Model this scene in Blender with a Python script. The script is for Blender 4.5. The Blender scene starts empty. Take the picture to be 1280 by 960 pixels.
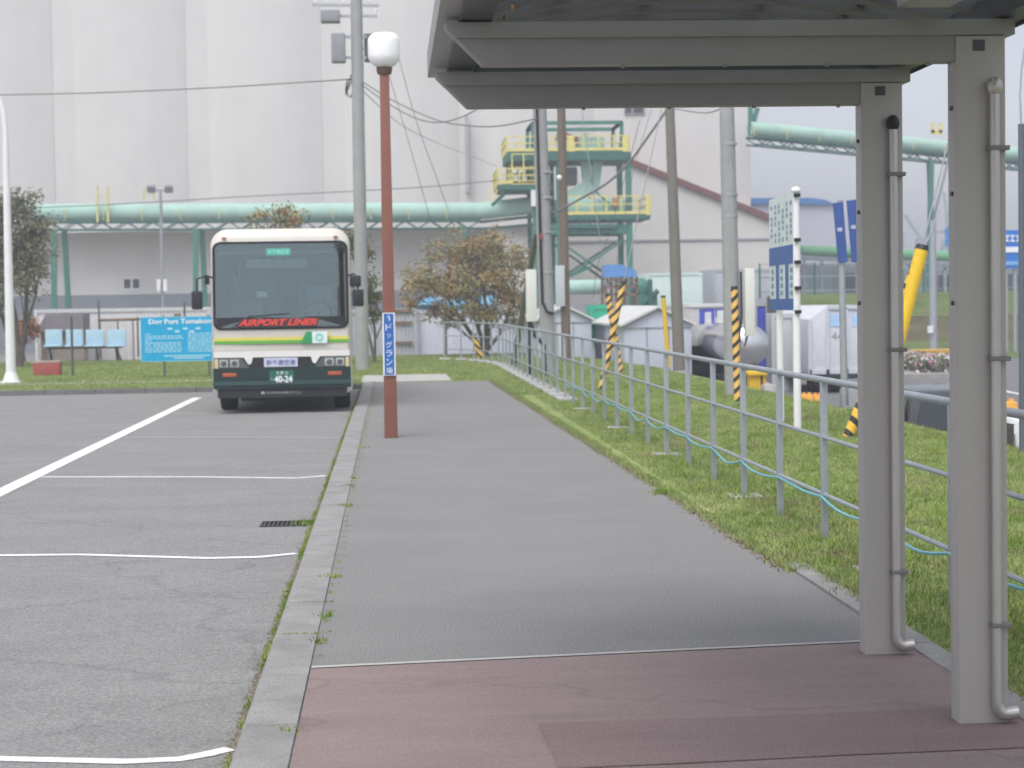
import bpy, bmesh, math, random
import numpy as np
from mathutils import Vector, Matrix
random.seed(7); rng = np.random.default_rng(7)
R = math.radians
SC = bpy.context.scene
COL = SC.collection

# ------------------------------------------------------------------ camera
FPX = 2350.0; CH = 1.78
CROT = Matrix.Rotation(-R(3.66), 3, 'Z') @ Matrix.Rotation(R(90-2.471), 3, 'X') @ Matrix.Rotation(-0.016, 3, 'Z')
cam = bpy.data.cameras.new('camera'); cam.sensor_width = 36; cam.lens = 36*FPX/1280
cam.clip_start = 0.1; cam.clip_end = 3000
cam.dof.use_dof = True; cam.dof.focus_distance = 11.0; cam.dof.aperture_fstop = 4.2
co = bpy.data.objects.new('camera', cam); COL.objects.link(co)
co.matrix_world = Matrix.Translation((0,0,CH)) @ CROT.to_4x4()
SC.camera = co
# ------------------------------------------------------------------ light
SUN_EL, SUN_AZ = R(60), R(205)       # azimuth measured clockwise from +Y: behind and to the left
w = bpy.data.worlds.new('World'); SC.world = w; w.use_nodes = True
nt = w.node_tree; bg = nt.nodes['Background']
sky = nt.nodes.new('ShaderNodeTexSky'); sky.sky_type = 'NISHITA'; sky.sun_disc = False
sky.sun_elevation = SUN_EL; sky.sun_rotation = SUN_AZ; sky.air_density = 1.0; sky.dust_density = 3.0
hs = nt.nodes.new('ShaderNodeHueSaturation'); hs.inputs['Saturation'].default_value = 0.27
tc = nt.nodes.new('ShaderNodeTexCoord'); mp = nt.nodes.new('ShaderNodeMapping'); mp.inputs['Scale'].default_value = (1,1,4)
nz = nt.nodes.new('ShaderNodeTexNoise'); nz.inputs['Scale'].default_value = 2.2; nz.inputs['Detail'].default_value = 5
cr = nt.nodes.new('ShaderNodeValToRGB'); cr.color_ramp.elements[0].position = .3; cr.color_ramp.elements[1].position = .72
cr.color_ramp.elements[0].color = (1.0,1.03,1.12,1); cr.color_ramp.elements[1].color = (1.22,1.2,1.2,1)
mx = nt.nodes.new('ShaderNodeMix'); mx.data_type = 'RGBA'; mx.blend_type = 'MULTIPLY'; mx.inputs[0].default_value = 1
L = nt.links.new
L(sky.outputs[0], hs.inputs['Color']); L(tc.outputs['Generated'], mp.inputs[0]); L(mp.outputs[0], nz.inputs['Vector'])
L(nz.outputs['Fac'], cr.inputs[0]); L(hs.outputs[0], mx.inputs[6]); L(cr.outputs[0], mx.inputs[7])
sp = nt.nodes.new('ShaderNodeSeparateXYZ'); L(tc.outputs['Generated'], sp.inputs[0])
ge = nt.nodes.new('ShaderNodeValToRGB'); ge.color_ramp.elements[0].position = 0.0; ge.color_ramp.elements[0].color = (1.9,1.85,1.78,1); ge.color_ramp.elements[1].position = .40; ge.color_ramp.elements[1].color = (1.04,1.04,1.04,1)
for p_,c_ in ((.07,(1.25,1.23,1.22,1)),(.14,(.80,.81,.84,1)),(.24,(.84,.85,.87,1))): e_ = ge.color_ramp.elements.new(p_); e_.color = c_
L(sp.outputs['Z'], ge.inputs[0])
mx2 = nt.nodes.new('ShaderNodeMix'); mx2.data_type = 'RGBA'; mx2.blend_type = 'MULTIPLY'; mx2.inputs[0].default_value = 1
L(mx.outputs[2], mx2.inputs[6]); L(ge.outputs[0], mx2.inputs[7]); L(mx2.outputs[2], bg.inputs['Color'])
bg.inputs['Strength'].default_value = 0.104
sl = bpy.data.lights.new('sun', 'SUN'); sl.energy = 0.85; sl.angle = R(45); sl.color = (1,.97,.92)
so = bpy.data.objects.new('sun', sl); COL.objects.link(so)
dv = Vector((math.sin(SUN_AZ)*math.cos(SUN_EL), math.cos(SUN_AZ)*math.cos(SUN_EL), math.sin(SUN_EL)))
so.rotation_euler = dv.to_track_quat('Z', 'Y').to_euler(); so.location = (0,0,30)
SC.view_settings.view_transform = 'Standard'; SC.view_settings.look = 'None'
SC.view_settings.exposure = 1.03; SC.view_settings.gamma = 1; SC.view_settings.use_curve_mapping = False

# ------------------------------------------------------------------ helpers
def ray(px, py):
    return CROT @ Vector(((px-640)/FPX, -(py-480)/FPX, -1))
def P(px, py, Y):
    d = ray(px, py); t = Y/d.y; return Vector((0,0,CH)) + d*t
def G(px, py, z=0.0):
    d = ray(px, py); t = (z-CH)/d.z; return Vector((0,0,CH)) + d*t
YZ = -1.2   # level of the yard and the road
MATS = {}
def M(name, col, rough=.7, metal=0, var=.12, scale=4, bump=0, bscale=60, spec=.4, stretch=(1,1,1), coat=0, emit=0, alpha=1, fine=0, finescale=250):
    if name in MATS: return MATS[name]
    m = bpy.data.materials.new(name); m.use_nodes = True; n = m.node_tree; b = n.nodes['Principled BSDF']
    b.inputs['Roughness'].default_value = rough; b.inputs['Metallic'].default_value = metal
    b.inputs['Specular IOR Level'].default_value = spec; b.inputs['Coat Weight'].default_value = coat
    tcn = n.nodes.new('ShaderNodeTexCoord'); mpn = n.nodes.new('ShaderNodeMapping'); mpn.inputs['Scale'].default_value = stretch
    n.links.new(tcn.outputs['Object'], mpn.inputs[0])
    src = None
    if var > 0:
        nn = n.nodes.new('ShaderNodeTexNoise'); nn.inputs['Scale'].default_value = scale; nn.inputs['Detail'].default_value = 6; nn.inputs['Roughness'].default_value = .65
        n.links.new(mpn.outputs[0], nn.inputs['Vector'])
        r = n.nodes.new('ShaderNodeValToRGB'); r.color_ramp.elements[0].position = .28; r.color_ramp.elements[1].position = .72
        r.color_ramp.elements[0].color = (*[c*(1-var) for c in col], 1); r.color_ramp.elements[1].color = (*[min(1,c*(1+var)) for c in col], 1)
        n.links.new(nn.outputs['Fac'], r.inputs[0]); src = r.outputs[0]
        if fine > 0:
            n2 = n.nodes.new('ShaderNodeTexNoise'); n2.inputs['Scale'].default_value = finescale; n2.inputs['Detail'].default_value = 3
            n.links.new(tcn.outputs['Object'], n2.inputs['Vector'])
            r2 = n.nodes.new('ShaderNodeValToRGB'); r2.color_ramp.elements[0].position = .35; r2.color_ramp.elements[1].position = .65
            r2.color_ramp.elements[0].color = (1-fine,1-fine,1-fine,1); r2.color_ramp.elements[1].color = (1+fine,1+fine,1+fine,1)
            n.links.new(n2.outputs['Fac'], r2.inputs[0])
            mm = n.nodes.new('ShaderNodeMix'); mm.data_type = 'RGBA'; mm.blend_type = 'MULTIPLY'; mm.inputs[0].default_value = 1
            n.links.new(src, mm.inputs[6]); n.links.new(r2.outputs[0], mm.inputs[7]); src = mm.outputs[2]
        n.links.new(src, b.inputs['Base Color'])
    else:
        b.inputs['Base Color'].default_value = (*col, 1)
    if bump > 0:
        n3 = n.nodes.new('ShaderNodeTexNoise'); n3.inputs['Scale'].default_value = bscale; n3.inputs['Detail'].default_value = 4
        n.links.new(tcn.outputs['Object'], n3.inputs['Vector'])
        bn = n.nodes.new('ShaderNodeBump'); bn.inputs['Strength'].default_value = bump; bn.inputs['Distance'].default_value = .01
        n.links.new(n3.outputs['Fac'], bn.inputs['Height']); n.links.new(bn.outputs[0], b.inputs['Normal'])
    if emit > 0:
        b.inputs['Emission Color'].default_value = (*col,1); b.inputs['Emission Strength'].default_value = emit
    m['src'] = 1
    MATS[name] = m; return m
def ribbed(m, axis='X', scale=3.0, strength=.6, dark=.1, dist=.03):
    """adds sheet-metal ribs: a wave bump and a thin dirt tint in the grooves"""
    n = m.node_tree; b = n.nodes['Principled BSDF']
    tcn = n.nodes.new('ShaderNodeTexCoord'); wv = n.nodes.new('ShaderNodeTexWave'); wv.bands_direction = axis; wv.inputs['Scale'].default_value = scale
    n.links.new(tcn.outputs['Object'], wv.inputs['Vector'])
    bn = n.nodes.new('ShaderNodeBump'); bn.inputs['Strength'].default_value = strength; bn.inputs['Distance'].default_value = dist
    n.links.new(wv.outputs['Fac'], bn.inputs['Height']); n.links.new(bn.outputs[0], b.inputs['Normal'])
    return m
def stripes(name, c1, c2, period, slope, rough=.5):
    """diagonal two-colour safety stripes running round a tube along its local z"""
    m = bpy.data.materials.new(name); m.use_nodes = True; n = m.node_tree; b = n.nodes['Principled BSDF']; b.inputs['Roughness'].default_value = rough
    t = n.nodes.new('ShaderNodeTexCoord'); s = n.nodes.new('ShaderNodeSeparateXYZ'); n.links.new(t.outputs['Object'], s.inputs[0])
    a = n.nodes.new('ShaderNodeMath'); a.operation = 'MULTIPLY_ADD'; a.inputs[1].default_value = slope; n.links.new(s.outputs['X'], a.inputs[0]); n.links.new(s.outputs['Z'], a.inputs[2])
    d = n.nodes.new('ShaderNodeMath'); d.operation = 'DIVIDE'; d.inputs[1].default_value = period; n.links.new(a.outputs[0], d.inputs[0])
    f = n.nodes.new('ShaderNodeMath'); f.operation = 'FRACT'; n.links.new(d.outputs[0], f.inputs[0])
    g = n.nodes.new('ShaderNodeMath'); g.operation = 'GREATER_THAN'; g.inputs[1].default_value = .42; n.links.new(f.outputs[0], g.inputs[0])
    x = n.nodes.new('ShaderNodeMix'); x.data_type = 'RGBA'; x.inputs[6].default_value = (*c1,1); x.inputs[7].default_value = (*c2,1)
    n.links.new(g.outputs[0], x.inputs[0]); n.links.new(x.outputs[2], b.inputs['Base Color']); return m

def stain(m):
    n = m.node_tree; b = n.nodes['Principled BSDF']; src = b.inputs['Base Color'].links[0].from_socket
    t = n.nodes.new('ShaderNodeTexCoord'); p = n.nodes.new('ShaderNodeMapping'); p.inputs['Scale'].default_value = (.55,1.7,1); n.links.new(t.outputs['Object'],p.inputs[0])
    q = n.nodes.new('ShaderNodeTexNoise'); q.inputs['Scale'].default_value = 1.15; q.inputs['Detail'].default_value = 5; q.inputs['Roughness'].default_value = .55; n.links.new(p.outputs[0],q.inputs['Vector'])
    r = n.nodes.new('ShaderNodeValToRGB'); r.color_ramp.elements[0].position = .58; r.color_ramp.elements[1].position = .72; r.color_ramp.elements[0].color = (1,1,1,1); r.color_ramp.elements[1].color = (.86,.86,.87,1); n.links.new(q.outputs['Fac'],r.inputs[0])
    v = n.nodes.new('ShaderNodeTexVoronoi'); v.feature = 'DISTANCE_TO_EDGE'; v.inputs['Scale'].default_value = .32; 
    w2 = n.nodes.new('ShaderNodeTexNoise'); w2.inputs['Scale'].default_value = 2.2; n.links.new(t.outputs['Object'],w2.inputs['Vector'])
    a = n.nodes.new('ShaderNodeVectorMath'); a.operation = 'MULTIPLY_ADD'; a.inputs[1].default_value = (.7,.7,0); n.links.new(w2.outputs['Color'],a.inputs[0]); n.links.new(t.outputs['Object'],a.inputs[2]); n.links.new(a.outputs[0],v.inputs['Vector'])
    c = n.nodes.new('ShaderNodeValToRGB'); c.color_ramp.elements[0].position = .002; c.color_ramp.elements[1].position = .006; c.color_ramp.elements[0].color = (.84,.84,.84,1); c.color_ramp.elements[1].color = (1,1,1,1); n.links.new(v.outputs['Distance'],c.inputs[0])
    for o_ in (r.outputs[0], c.outputs[0]):
        x = n.nodes.new('ShaderNodeMix'); x.data_type = 'RGBA'; x.blend_type = 'MULTIPLY'; x.inputs[0].default_value = 1; n.links.new(src,x.inputs[6]); n.links.new(o_,x.inputs[7]); src = x.outputs[2]
    n.links.new(src,b.inputs['Base Color'])
class MB:
    def __init__(s): s.v = []; s.f = []
    def add(s, vs, fs):
        o = len(s.v); s.v += [Vector(v) for v in vs]; s.f += [tuple(i+o for i in f) for f in fs]; return s
    def box(s, x0,x1,y0,y1,z0,z1):
        return s.add([(x0,y0,z0),(x1,y0,z0),(x1,y1,z0),(x0,y1,z0),(x0,y0,z1),(x1,y0,z1),(x1,y1,z1),(x0,y1,z1)],
              [(0,3,2,1),(4,5,6,7),(0,1,5,4),(1,2,6,5),(2,3,7,6),(3,0,4,7)])
    def obox(s, c, size, mat):
        hx,hy,hz = [q/2 for q in size]; c = Vector(c)
        vs = [c + mat @ Vector(p) for p in [(-hx,-hy,-hz),(hx,-hy,-hz),(hx,hy,-hz),(-hx,hy,-hz),(-hx,-hy,hz),(hx,-hy,hz),(hx,hy,hz),(-hx,hy,hz)]]
        return s.add(vs, [(0,3,2,1),(4,5,6,7),(0,1,5,4),(1,2,6,5),(2,3,7,6),(3,0,4,7)])
    def bar(s, p0, p1, w, d=None):
        p0 = Vector(p0); p1 = Vector(p1); z = (p1-p0); l = z.length
        if l < 1e-6: return s
        m = z.to_track_quat('Z','Y').to_matrix(); return s.obox((p0+p1)/2, (w, d or w, l), m)
    def cyl(s, p0, p1, r0, r1=None, n=12):
        if r1 is None: r1 = r0
        return s.tube([p0,p1],[r0,r1],n)
    def tube(s, pts, r, n=8, caps=True):
        pts = [Vector(p) for p in pts]; k = len(pts); rs = r if isinstance(r,(list,tuple)) else [r]*k
        vs = []; fs = []; prev = None
        for i,p in enumerate(pts):
            t = (pts[min(i+1,k-1)] - pts[max(i-1,0)]).normalized()
            if prev is None:
                u = t.orthogonal().normalized() if abs(t.z) < .99 else Vector((1,0,0))
            else: u = (prev - t*prev.dot(t)).normalized()
            prev = u; v = t.cross(u)
            for j in range(n):
                a = 2*math.pi*j/n; vs.append(p + (u*math.cos(a) + v*math.sin(a))*rs[i])
        for i in range(k-1):
            for j in range(n):
                a = i*n+j; b = i*n+(j+1)%n; fs.append((a,b,b+n,a+n))
        if caps: fs.append(tuple(reversed(range(n)))); fs.append(tuple(range((k-1)*n,k*n)))
        return s.add(vs, fs)
    def prism(s, poly, ax, a0, a1):
        n = len(poly)
        def mk(p, a):
            if ax == 'y': return (p[0], a, p[1])
            if ax == 'x': return (a, p[0], p[1])
            return (p[0], p[1], a)
        vs = [mk(p,a0) for p in poly] + [mk(p,a1) for p in poly]
        fs = [tuple(range(n)), tuple(range(2*n-1, n-1, -1))] + [(i,(i+n),(i+1)%n+n,(i+1)%n) for i in range(n)]
        return s.add(vs, fs)
    def ball(s, c, rx, ry, rz, n=14, m=9):
        c = Vector(c); vs = []; fs = []
        for i in range(m+1):
            th = math.pi*i/m
            for j in range(n):
                a = 2*math.pi*j/n; vs.append(c+Vector((rx*math.sin(th)*math.cos(a), ry*math.sin(th)*math.sin(a), rz*math.cos(th))))
        for i in range(m):
            for j in range(n): fs.append((i*n+j,(i+1)*n+j,(i+1)*n+(j+1)%n,i*n+(j+1)%n))
        return s.add(vs, fs)
    def lathe(s, c, prof, n=20):
        c = Vector(c); vs = []; fs = []
        for (r,z) in prof:
            for j in range(n):
                a = 2*math.pi*j/n; vs.append(c+Vector((r*math.cos(a), r*math.sin(a), z)))
        for i in range(len(prof)-1):
            for j in range(n): fs.append((i*n+j, i*n+(j+1)%n, (i+1)*n+(j+1)%n, (i+1)*n+j))
        return s.add(vs, fs)
    def build(s, name, mat, parent=None, bevel=0, smooth=True, fixn=True):
        me = bpy.data.meshes.new(name); off = parent_off(parent)
        me.from_pydata([tuple(v-off) for v in s.v], [], s.f)
        if fixn:
            bm = bmesh.new(); bm.from_mesh(me); bmesh.ops.recalc_face_normals(bm, faces=bm.faces)
            if bevel > 0:
                es = [e for e in bm.edges if len(e.link_faces)==2 and e.calc_face_angle(0) > R(35)]
                bmesh.ops.bevel(bm, geom=es, offset=bevel, segments=2, affect='EDGES', clamp_overlap=True, profile=.6)
            bm.to_mesh(me); bm.free()
        if smooth and len(me.polygons):
            me.polygons.foreach_set('use_smooth', [True]*len(me.polygons)); me.set_sharp_from_angle(angle=R(38))
        me.materials.append(mat)
        o = bpy.data.objects.new(name, me); COL.objects.link(o)
        if parent is not None: o.parent = parent
        return o
def parent_off(p):
    off = Vector((0,0,0))
    while p is not None: off = off + Vector(p.location); p = p.parent
    return off
def tag(o, label=None, cat=None, group=None, kind=None):
    if label: o['label'] = label
    if cat: o['category'] = cat
    if group: o['group'] = group
    if kind: o['kind'] = kind
    return o
def thing(name, label, cat, loc=(0,0,0), group=None):
    o = bpy.data.objects.new(name, None); COL.objects.link(o); o.location = loc; o.empty_display_size = .2
    return tag(o, label, cat, group)
def copy_tree(o, parent=None):
    c = o.copy(); COL.objects.link(c); c.parent = parent
    for ch in [k for k in bpy.data.objects if k.parent == o]: copy_tree(ch, c)
    return c
def text(name, s, mat, parent, loc, size, facing='front', shear=0, width=None, height=None, ext=.004, bold=0, sep=1.0):
    """lettering as mesh: loc is the centre, letters face -Y ('front') or -X ('left')"""
    cu = bpy.data.curves.new(name, 'FONT'); cu.body = s; cu.size = size; cu.align_x = 'CENTER'; cu.align_y = 'CENTER'
    cu.extrude = ext; cu.shear = shear; cu.offset = bold; cu.resolution_u = 3; cu.space_line = sep
    to = bpy.data.objects.new(name, cu); COL.objects.link(to)
    bpy.context.view_layer.update()
    me = bpy.data.meshes.new_from_object(to.evaluated_get(bpy.context.evaluated_depsgraph_get()))
    bpy.data.objects.remove(to); 
    xs = [v.co.x for v in me.vertices] or [0]; ys = [v.co.y for v in me.vertices] or [0]
    cx = (min(xs)+max(xs))/2; cy = (min(ys)+max(ys))/2
    sx = width/(max(xs)-min(xs)) if width and max(xs)>min(xs) else 1; sy = height/(max(ys)-min(ys)) if height and max(ys)>min(ys) else sx
    off = parent_off(parent); l = Vector(loc)
    for v in me.vertices:
        x, y, z = (v.co.x-cx)*sx, (v.co.y-cy)*sy, v.co.z
        if facing == 'front': q = Vector((x, -z, y))
        else: q = Vector((-z, -x, y))
        v.co = q + l - off
    me.name = name; me.materials.clear(); me.materials.append(mat)
    o = bpy.data.objects.new(name, me); COL.objects.link(o); o.parent = parent
    return o

# ------------------------------------------------------------------ materials
asphalt = M('asphalt_car_park', (.236,.233,.226), .9, var=.09, scale=1.1, bump=.5, bscale=120, stretch=(.7,1.3,1), fine=.26, finescale=70)
stain(asphalt)
walkasph = M('asphalt_walk', (.222,.217,.210), .92, var=.09, scale=.9, bump=.6, bscale=150, stretch=(.8,1.2,1), fine=.34, finescale=95)
redpave = M('red_paving', (.25,.19,.18), .88, var=.12, scale=1.6, bump=.5, bscale=150, stretch=(.5,2.2,1), fine=.14, finescale=110)
stain(redpave)
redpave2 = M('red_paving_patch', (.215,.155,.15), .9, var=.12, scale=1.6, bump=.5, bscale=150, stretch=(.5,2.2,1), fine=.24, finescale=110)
concrete = M('kerb_concrete', (.27,.265,.255), .9, var=.2, scale=3, bump=.5, bscale=70, fine=.16, finescale=110)
conc_light = M('concrete_light', (.42,.41,.39), .9, var=.12, scale=2, bump=.3)
white_line = M('white_line_paint', (.74,.74,.74), .8, var=.16, scale=14, fine=.12, finescale=60)
old_line = M('worn_line_paint', (.40,.40,.40), .85, var=.3, scale=14)
roadm = M('road_asphalt', (.16,.16,.165), .9, var=.1, scale=.4)
yardm = M('yard_ground', (.22,.21,.19), .95, var=.2, scale=.15)
def grassmat(name, a, b, c):
    m = bpy.data.materials.new(name); m.use_nodes = True; n = m.node_tree; bs = n.nodes['Principled BSDF']; bs.inputs['Roughness'].default_value = .8; bs.inputs['Specular IOR Level'].default_value=.15
    t = n.nodes.new('ShaderNodeTexCoord'); n1 = n.nodes.new('ShaderNodeTexNoise'); n1.inputs['Scale'].default_value = .9; n1.inputs['Detail'].default_value = 8; n1.inputs['Roughness'].default_value=.7
    n.links.new(t.outputs['Object'], n1.inputs['Vector'])
    r = n.nodes.new('ShaderNodeValToRGB'); r.color_ramp.elements[0].position=.33; r.color_ramp.elements[1].position=.68
    r.color_ramp.elements[0].color=(*a,1); r.color_ramp.elements[1].color=(*c,1); e=r.color_ramp.elements.new(.5); e.color=(*b,1)
    n.links.new(n1.outputs['Fac'], r.inputs[0])
    n2 = n.nodes.new('ShaderNodeTexNoise'); n2.inputs['Scale'].default_value = 28; n2.inputs['Detail'].default_value = 4
    n.links.new(t.outputs['Object'], n2.inputs['Vector'])
    r2 = n.nodes.new('ShaderNodeValToRGB'); r2.color_ramp.elements[0].position=.3; r2.color_ramp.elements[1].position=.7
    r2.color_ramp.elements[0].color=(.6,.6,.6,1); r2.color_ramp.elements[1].color=(1.3,1.3,1.25,1); n.links.new(n2.outputs['Fac'], r2.inputs[0])
    x = n.nodes.new('ShaderNodeMix'); x.data_type='RGBA'; x.blend_type='MULTIPLY'; x.inputs[0].default_value=1
    n.links.new(r.outputs[0], x.inputs[6]); n.links.new(r2.outputs[0], x.inputs[7]); n.links.new(x.outputs[2], bs.inputs['Base Color']); return m
lawnm = grassmat('lawn', (.17,.23,.07), (.24,.30,.10), (.32,.34,.15))
bladem = grassmat('grass_blades', (.19,.25,.085), (.25,.31,.11), (.33,.36,.155))
weedm = grassmat('weeds', (.14,.22,.04), (.22,.32,.06), (.34,.37,.12))
drym = M('dry_weeds', (.26,.22,.13), .9, var=.3, scale=20)
bankm = grassmat('bank', (.075,.07,.035), (.11,.10,.055), (.15,.13,.08))
bankg = grassmat('bank_green', (.08,.11,.035), (.12,.16,.05), (.15,.17,.07))
taupe = M('canopy_paint', (.445,.425,.40), .45, var=.04, scale=1.4, stretch=(2,2,.4), spec=.35)
taupe_d = M('canopy_beam_paint', (.30,.30,.295), .55, var=.05, scale=3, spec=.3)
gutter_m = M('gutter_dark', (.085,.09,.10), .5, var=.1)
pipe_m = M('downpipe_metal', (.50,.48,.46), .3, metal=.6, var=.06)
black_m = M('black_plastic', (.022,.024,.028), .4, var=.1)
galv = M('galvanised_steel', (.42,.44,.46), .45, metal=.55, var=.12, scale=9)
railm = M('railing_steel', (.36,.39,.42), .5, metal=.4, var=.12, scale=6)
polec = M('concrete_pole', (.33,.335,.33), .85, var=.12, scale=3, bump=.2)
polew = M('wood_pole', (.17,.135,.105), .85, var=.25, scale=4, stretch=(6,6,.6))
brownp = M('lamp_post_brown', (.235,.095,.068), .55, var=.06, scale=3)
whitep = M('white_paint', (.78,.78,.79), .45, var=.05)
globe_m = M('frosted_globe', (.92,.92,.92), .35, var=0)
teal = M('teal_steel', (.045,.20,.15), .6, var=.18, scale=2)
teal_dark = M('dark_teal_steel', (.03,.13,.105), .65, var=.2, scale=2)
mint = M('mint_cladding', (.38,.57,.49), .9, var=.1, scale=1.2)
yel = M('safety_yellow', (.72,.64,.20), .55, var=.12)
yelb = M('bright_yellow_guard', (.80,.52,.03), .45, var=.08)
blueS = M('sign_blue', (.025,.13,.42), .5, var=.08)
cyanS = M('board_cyan', (.0,.36,.66), .45, var=.05)
wtext = M('white_lettering', (.82,.84,.86), .5, var=0)
ptext = M('pale_lettering', (.42,.68,.82), .5, var=.1, scale=30)
redm = M('dull_red', (.36,.085,.075), .7, var=.2, scale=8)
maroon = M('maroon_trim', (.17,.07,.065), .7, var=.1)
lavw = M('container_white', (.56,.58,.62), .6, var=.07, scale=1.3)
lavw2 = M('shed_wall', (.50,.53,.60), .6, var=.07, scale=1.3)
shroof = M('shed_roof', (.60,.60,.59), .7, var=.1)
rust = M('rusty_steel', (.20,.13,.095), .85, var=.35, scale=9)
ylbk = stripes('yellow_black_stripes', (.03,.03,.03), (.85,.50,.05), .23, .9)
ylbk2 = stripes('orange_black_stripes', (.035,.03,.03), (.85,.52,.14), .20, -1.0)
glassd = M('dark_glass', (.03,.035,.04), .06, var=0, spec=.6)
chrome = M('polished_steel', (.68,.68,.69), .27, metal=1, var=.1)
rubber = M('rubber', (.018,.018,.02), .85, var=.1)
flatgrey = M('grey_machine', (.30,.31,.33), .6, var=.15)
bluetarp = M('blue_tarp', (.10,.28,.62), .5, var=.2, scale=6)

# ------------------------------------------------------------------ the setting
def sheet(name, poly, z, mat, depth=None, kind='structure'):
    mb = MB()
    if depth: mb.prism(poly, 'z', z-depth, z)
    else: mb.add([(x,y,z) for x,y in poly], [tuple(range(len(poly)))])
    o = mb.build(name, mat, smooth=False); o['kind'] = kind; return o
# one ground sheet out to the horizon
sheet('ground', [(-900,-300),(900,-300),(900,1300),(-900,1300)], YZ, yardm)
sheet('car_park', [(-45,-8),(-.652,-8),(-.652,41.78),(-45,41.78)], -.08, asphalt, 1.0)
sheet('walkway', [(-.425,-8),(2.6,-8),(2.59,12),(2.29,43.2),(-.425,43.2)], 0.0, walkasph, 1.1)
lawn_poly = [(2.59,12),(2.74,12),(2.74,-8),(7.2,-8),(7.2,40),(7.0,50),(6.4,58),(4.6,66),(-45,66),(-45,41.95),(-.652,41.95),(-.652,43.2),(2.29,43.2)]
sheet('lawn', lawn_poly, .005, lawnm, 1.15)
sheet('crossing_path', [(-.7,43.3),(1.38,43.6),(1.36,47.6),(-.7,47.6)], .010, conc_light)
sheet('worn_path', [(-45,45.6),(-.75,45.6),(-.75,46.5),(-45,46.5)], .009, M('worn_path_gravel',(.27,.27,.19),.9,var=.25,scale=1.5))
# red paving under the canopy, with its newer darker patch
b0 = G(383,836); b1 = G(1085,804)
sheet('red_paving', [(-.42,-8),(2.6,-8),(2.6,b1.y+.02),(-.42,b0.y-.02)], .004, redpave)
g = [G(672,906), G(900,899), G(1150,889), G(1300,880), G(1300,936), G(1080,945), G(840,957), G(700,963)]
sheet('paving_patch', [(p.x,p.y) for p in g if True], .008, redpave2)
sheet('paving_band', [(-.42,b0.y-.02),(2.55,b1.y+.02),(2.55,b1.y+.065),(-.42,b0.y+.03)], .008, conc_light)
# edging strip on the lawn side
mb = MB(); y = -8
while y < 12: mb.box(2.60,2.74,y,y+.594,-.3,.012+random.uniform(0,.004)); y += .6
mb.build('edging_kerb', concrete, bevel=.006)['kind'] = 'structure'
# main kerb: blocks 1.1 m long with open joints
mb = MB(); y = -6.35
while y < 43:
    e = random.uniform(-.003,.003); mb.prism([(-.662,-.6),(-.427,-.6),(-.427,.010+e),(-.638,.012+e),(-.662,-.012+e)], 'y', y, min(y+1.092,43.15)); y += 1.1
mb.build('kerb', concrete, bevel=.006)['kind'] = 'structure'
mb = MB(); x = -45
while x < -.7: mb.box(x,min(x+1.09,-.66),41.78,41.95,-.6,.03); x += 1.1
mb.build('far_kerb', M('far_kerb_concrete',(.15,.15,.145),.9,var=.2), bevel=.01)['kind'] = 'structure'
# painted bay lines (hand-laid, bent near the kerb)
def ribbon(name, pxs, wd, mat, z):
    pts = [G(a,b,z) for a,b in pxs]; mb = MB(); n = len(pts)
    sm = []
    for i in range(n-1):
        for t in (0,.5): sm.append(pts[i].lerp(pts[i+1],t))
    sm.append(pts[-1])
    vs = []
    for i,p in enumerate(sm):
        t = (sm[min(i+1,len(sm)-1)]-sm[max(i-1,0)]); t.z = 0; t.normalize(); q = Vector((-t.y,t.x,0))*wd/2*random.uniform(.93,1.07); vs += [p+q, p-q]
    mb.add(vs, [(2*i,2*i+1,2*i+3,2*i+2) for i in range(len(sm)-1)])
    o = mb.build(name, mat, smooth=False); o['kind'] = 'structure'; return o
zl = -.076
ribbon('bay_line', [(-60,944),(0,948),(155,951.5),(225,948.5),(260,942),(288,935.5)], .085, white_line, zl)
ribbon('bay_line', [(-160,694),(0,694),(100,693),(260,697.5),(325,696),(370,691.5)], .095, white_line, zl)
ribbon('bay_line', [(40,596),(250,596),(370,597.5),(407,594.5)], .10, white_line, zl)
ribbon('bay_line', [(148,546),(280,546.5),(425,547)], .11, old_line, zl)
ribbon('bay_line', [(214,516),(330,516),(436,516)], .13, old_line, zl)
mb = MB(); mb.box(-4.12,-3.93,4,39.2,-.079,zl+.004-.001); mb.build('long_bay_line', white_line, smooth=False)['kind']='structure'
sheet('seam', [(-10,25.6),(-4.3,26.0),(-4.3,26.02),(-10,25.63)], zl, M('tar',(.09,.09,.09),.8,var=.1))
# road, bank, flower bed to the right
sheet('road', [(7.6,8),(60,8),(60,150),(20,150),(14,96),(7.6,62)], YZ+.004, roadm)
mb = MB(); mb.prism([(88,YZ),(92,YZ+.75),(95,.75),(96.2,.95),(99,1.85),(112,2.0),(112,YZ-.2),(88,YZ-.2)],'x',21,160); mb.build('grass_bank', bankm, smooth=False)['kind']='structure'
mb = MB(); mb.prism([(95.1,.80),(96.1,.99),(98.9,1.89),(111,2.04),(111,1.9),(95.1,.7)],'x',21.1,159); mb.build('bank_top', bankg, smooth=False)['kind']='structure'
mb = MB(); mb.prism([(86.5,YZ+.01),(88,YZ+.25),(91.6,YZ+.76),(91.8,YZ+.70),(88,YZ-.1)],'x',21.1,159); mb.build('bank_foot', bankg, smooth=False)['kind']='structure'
mb = MB(); mb.box(21,160,95.0,95.25,.76,.86); mb.build('bank_ledge', M('ledge',(.24,.25,.14),.9,var=.2), smooth=False)['kind']='structure'
g0 = P(1240,486,1); 
ribbon('road_line', [(1236,484),(1262,490),(1300,497)], .2, white_line, YZ+.01)
for o in bpy.data.objects:
    if o.name.startswith('road_line'):
        pass
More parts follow.
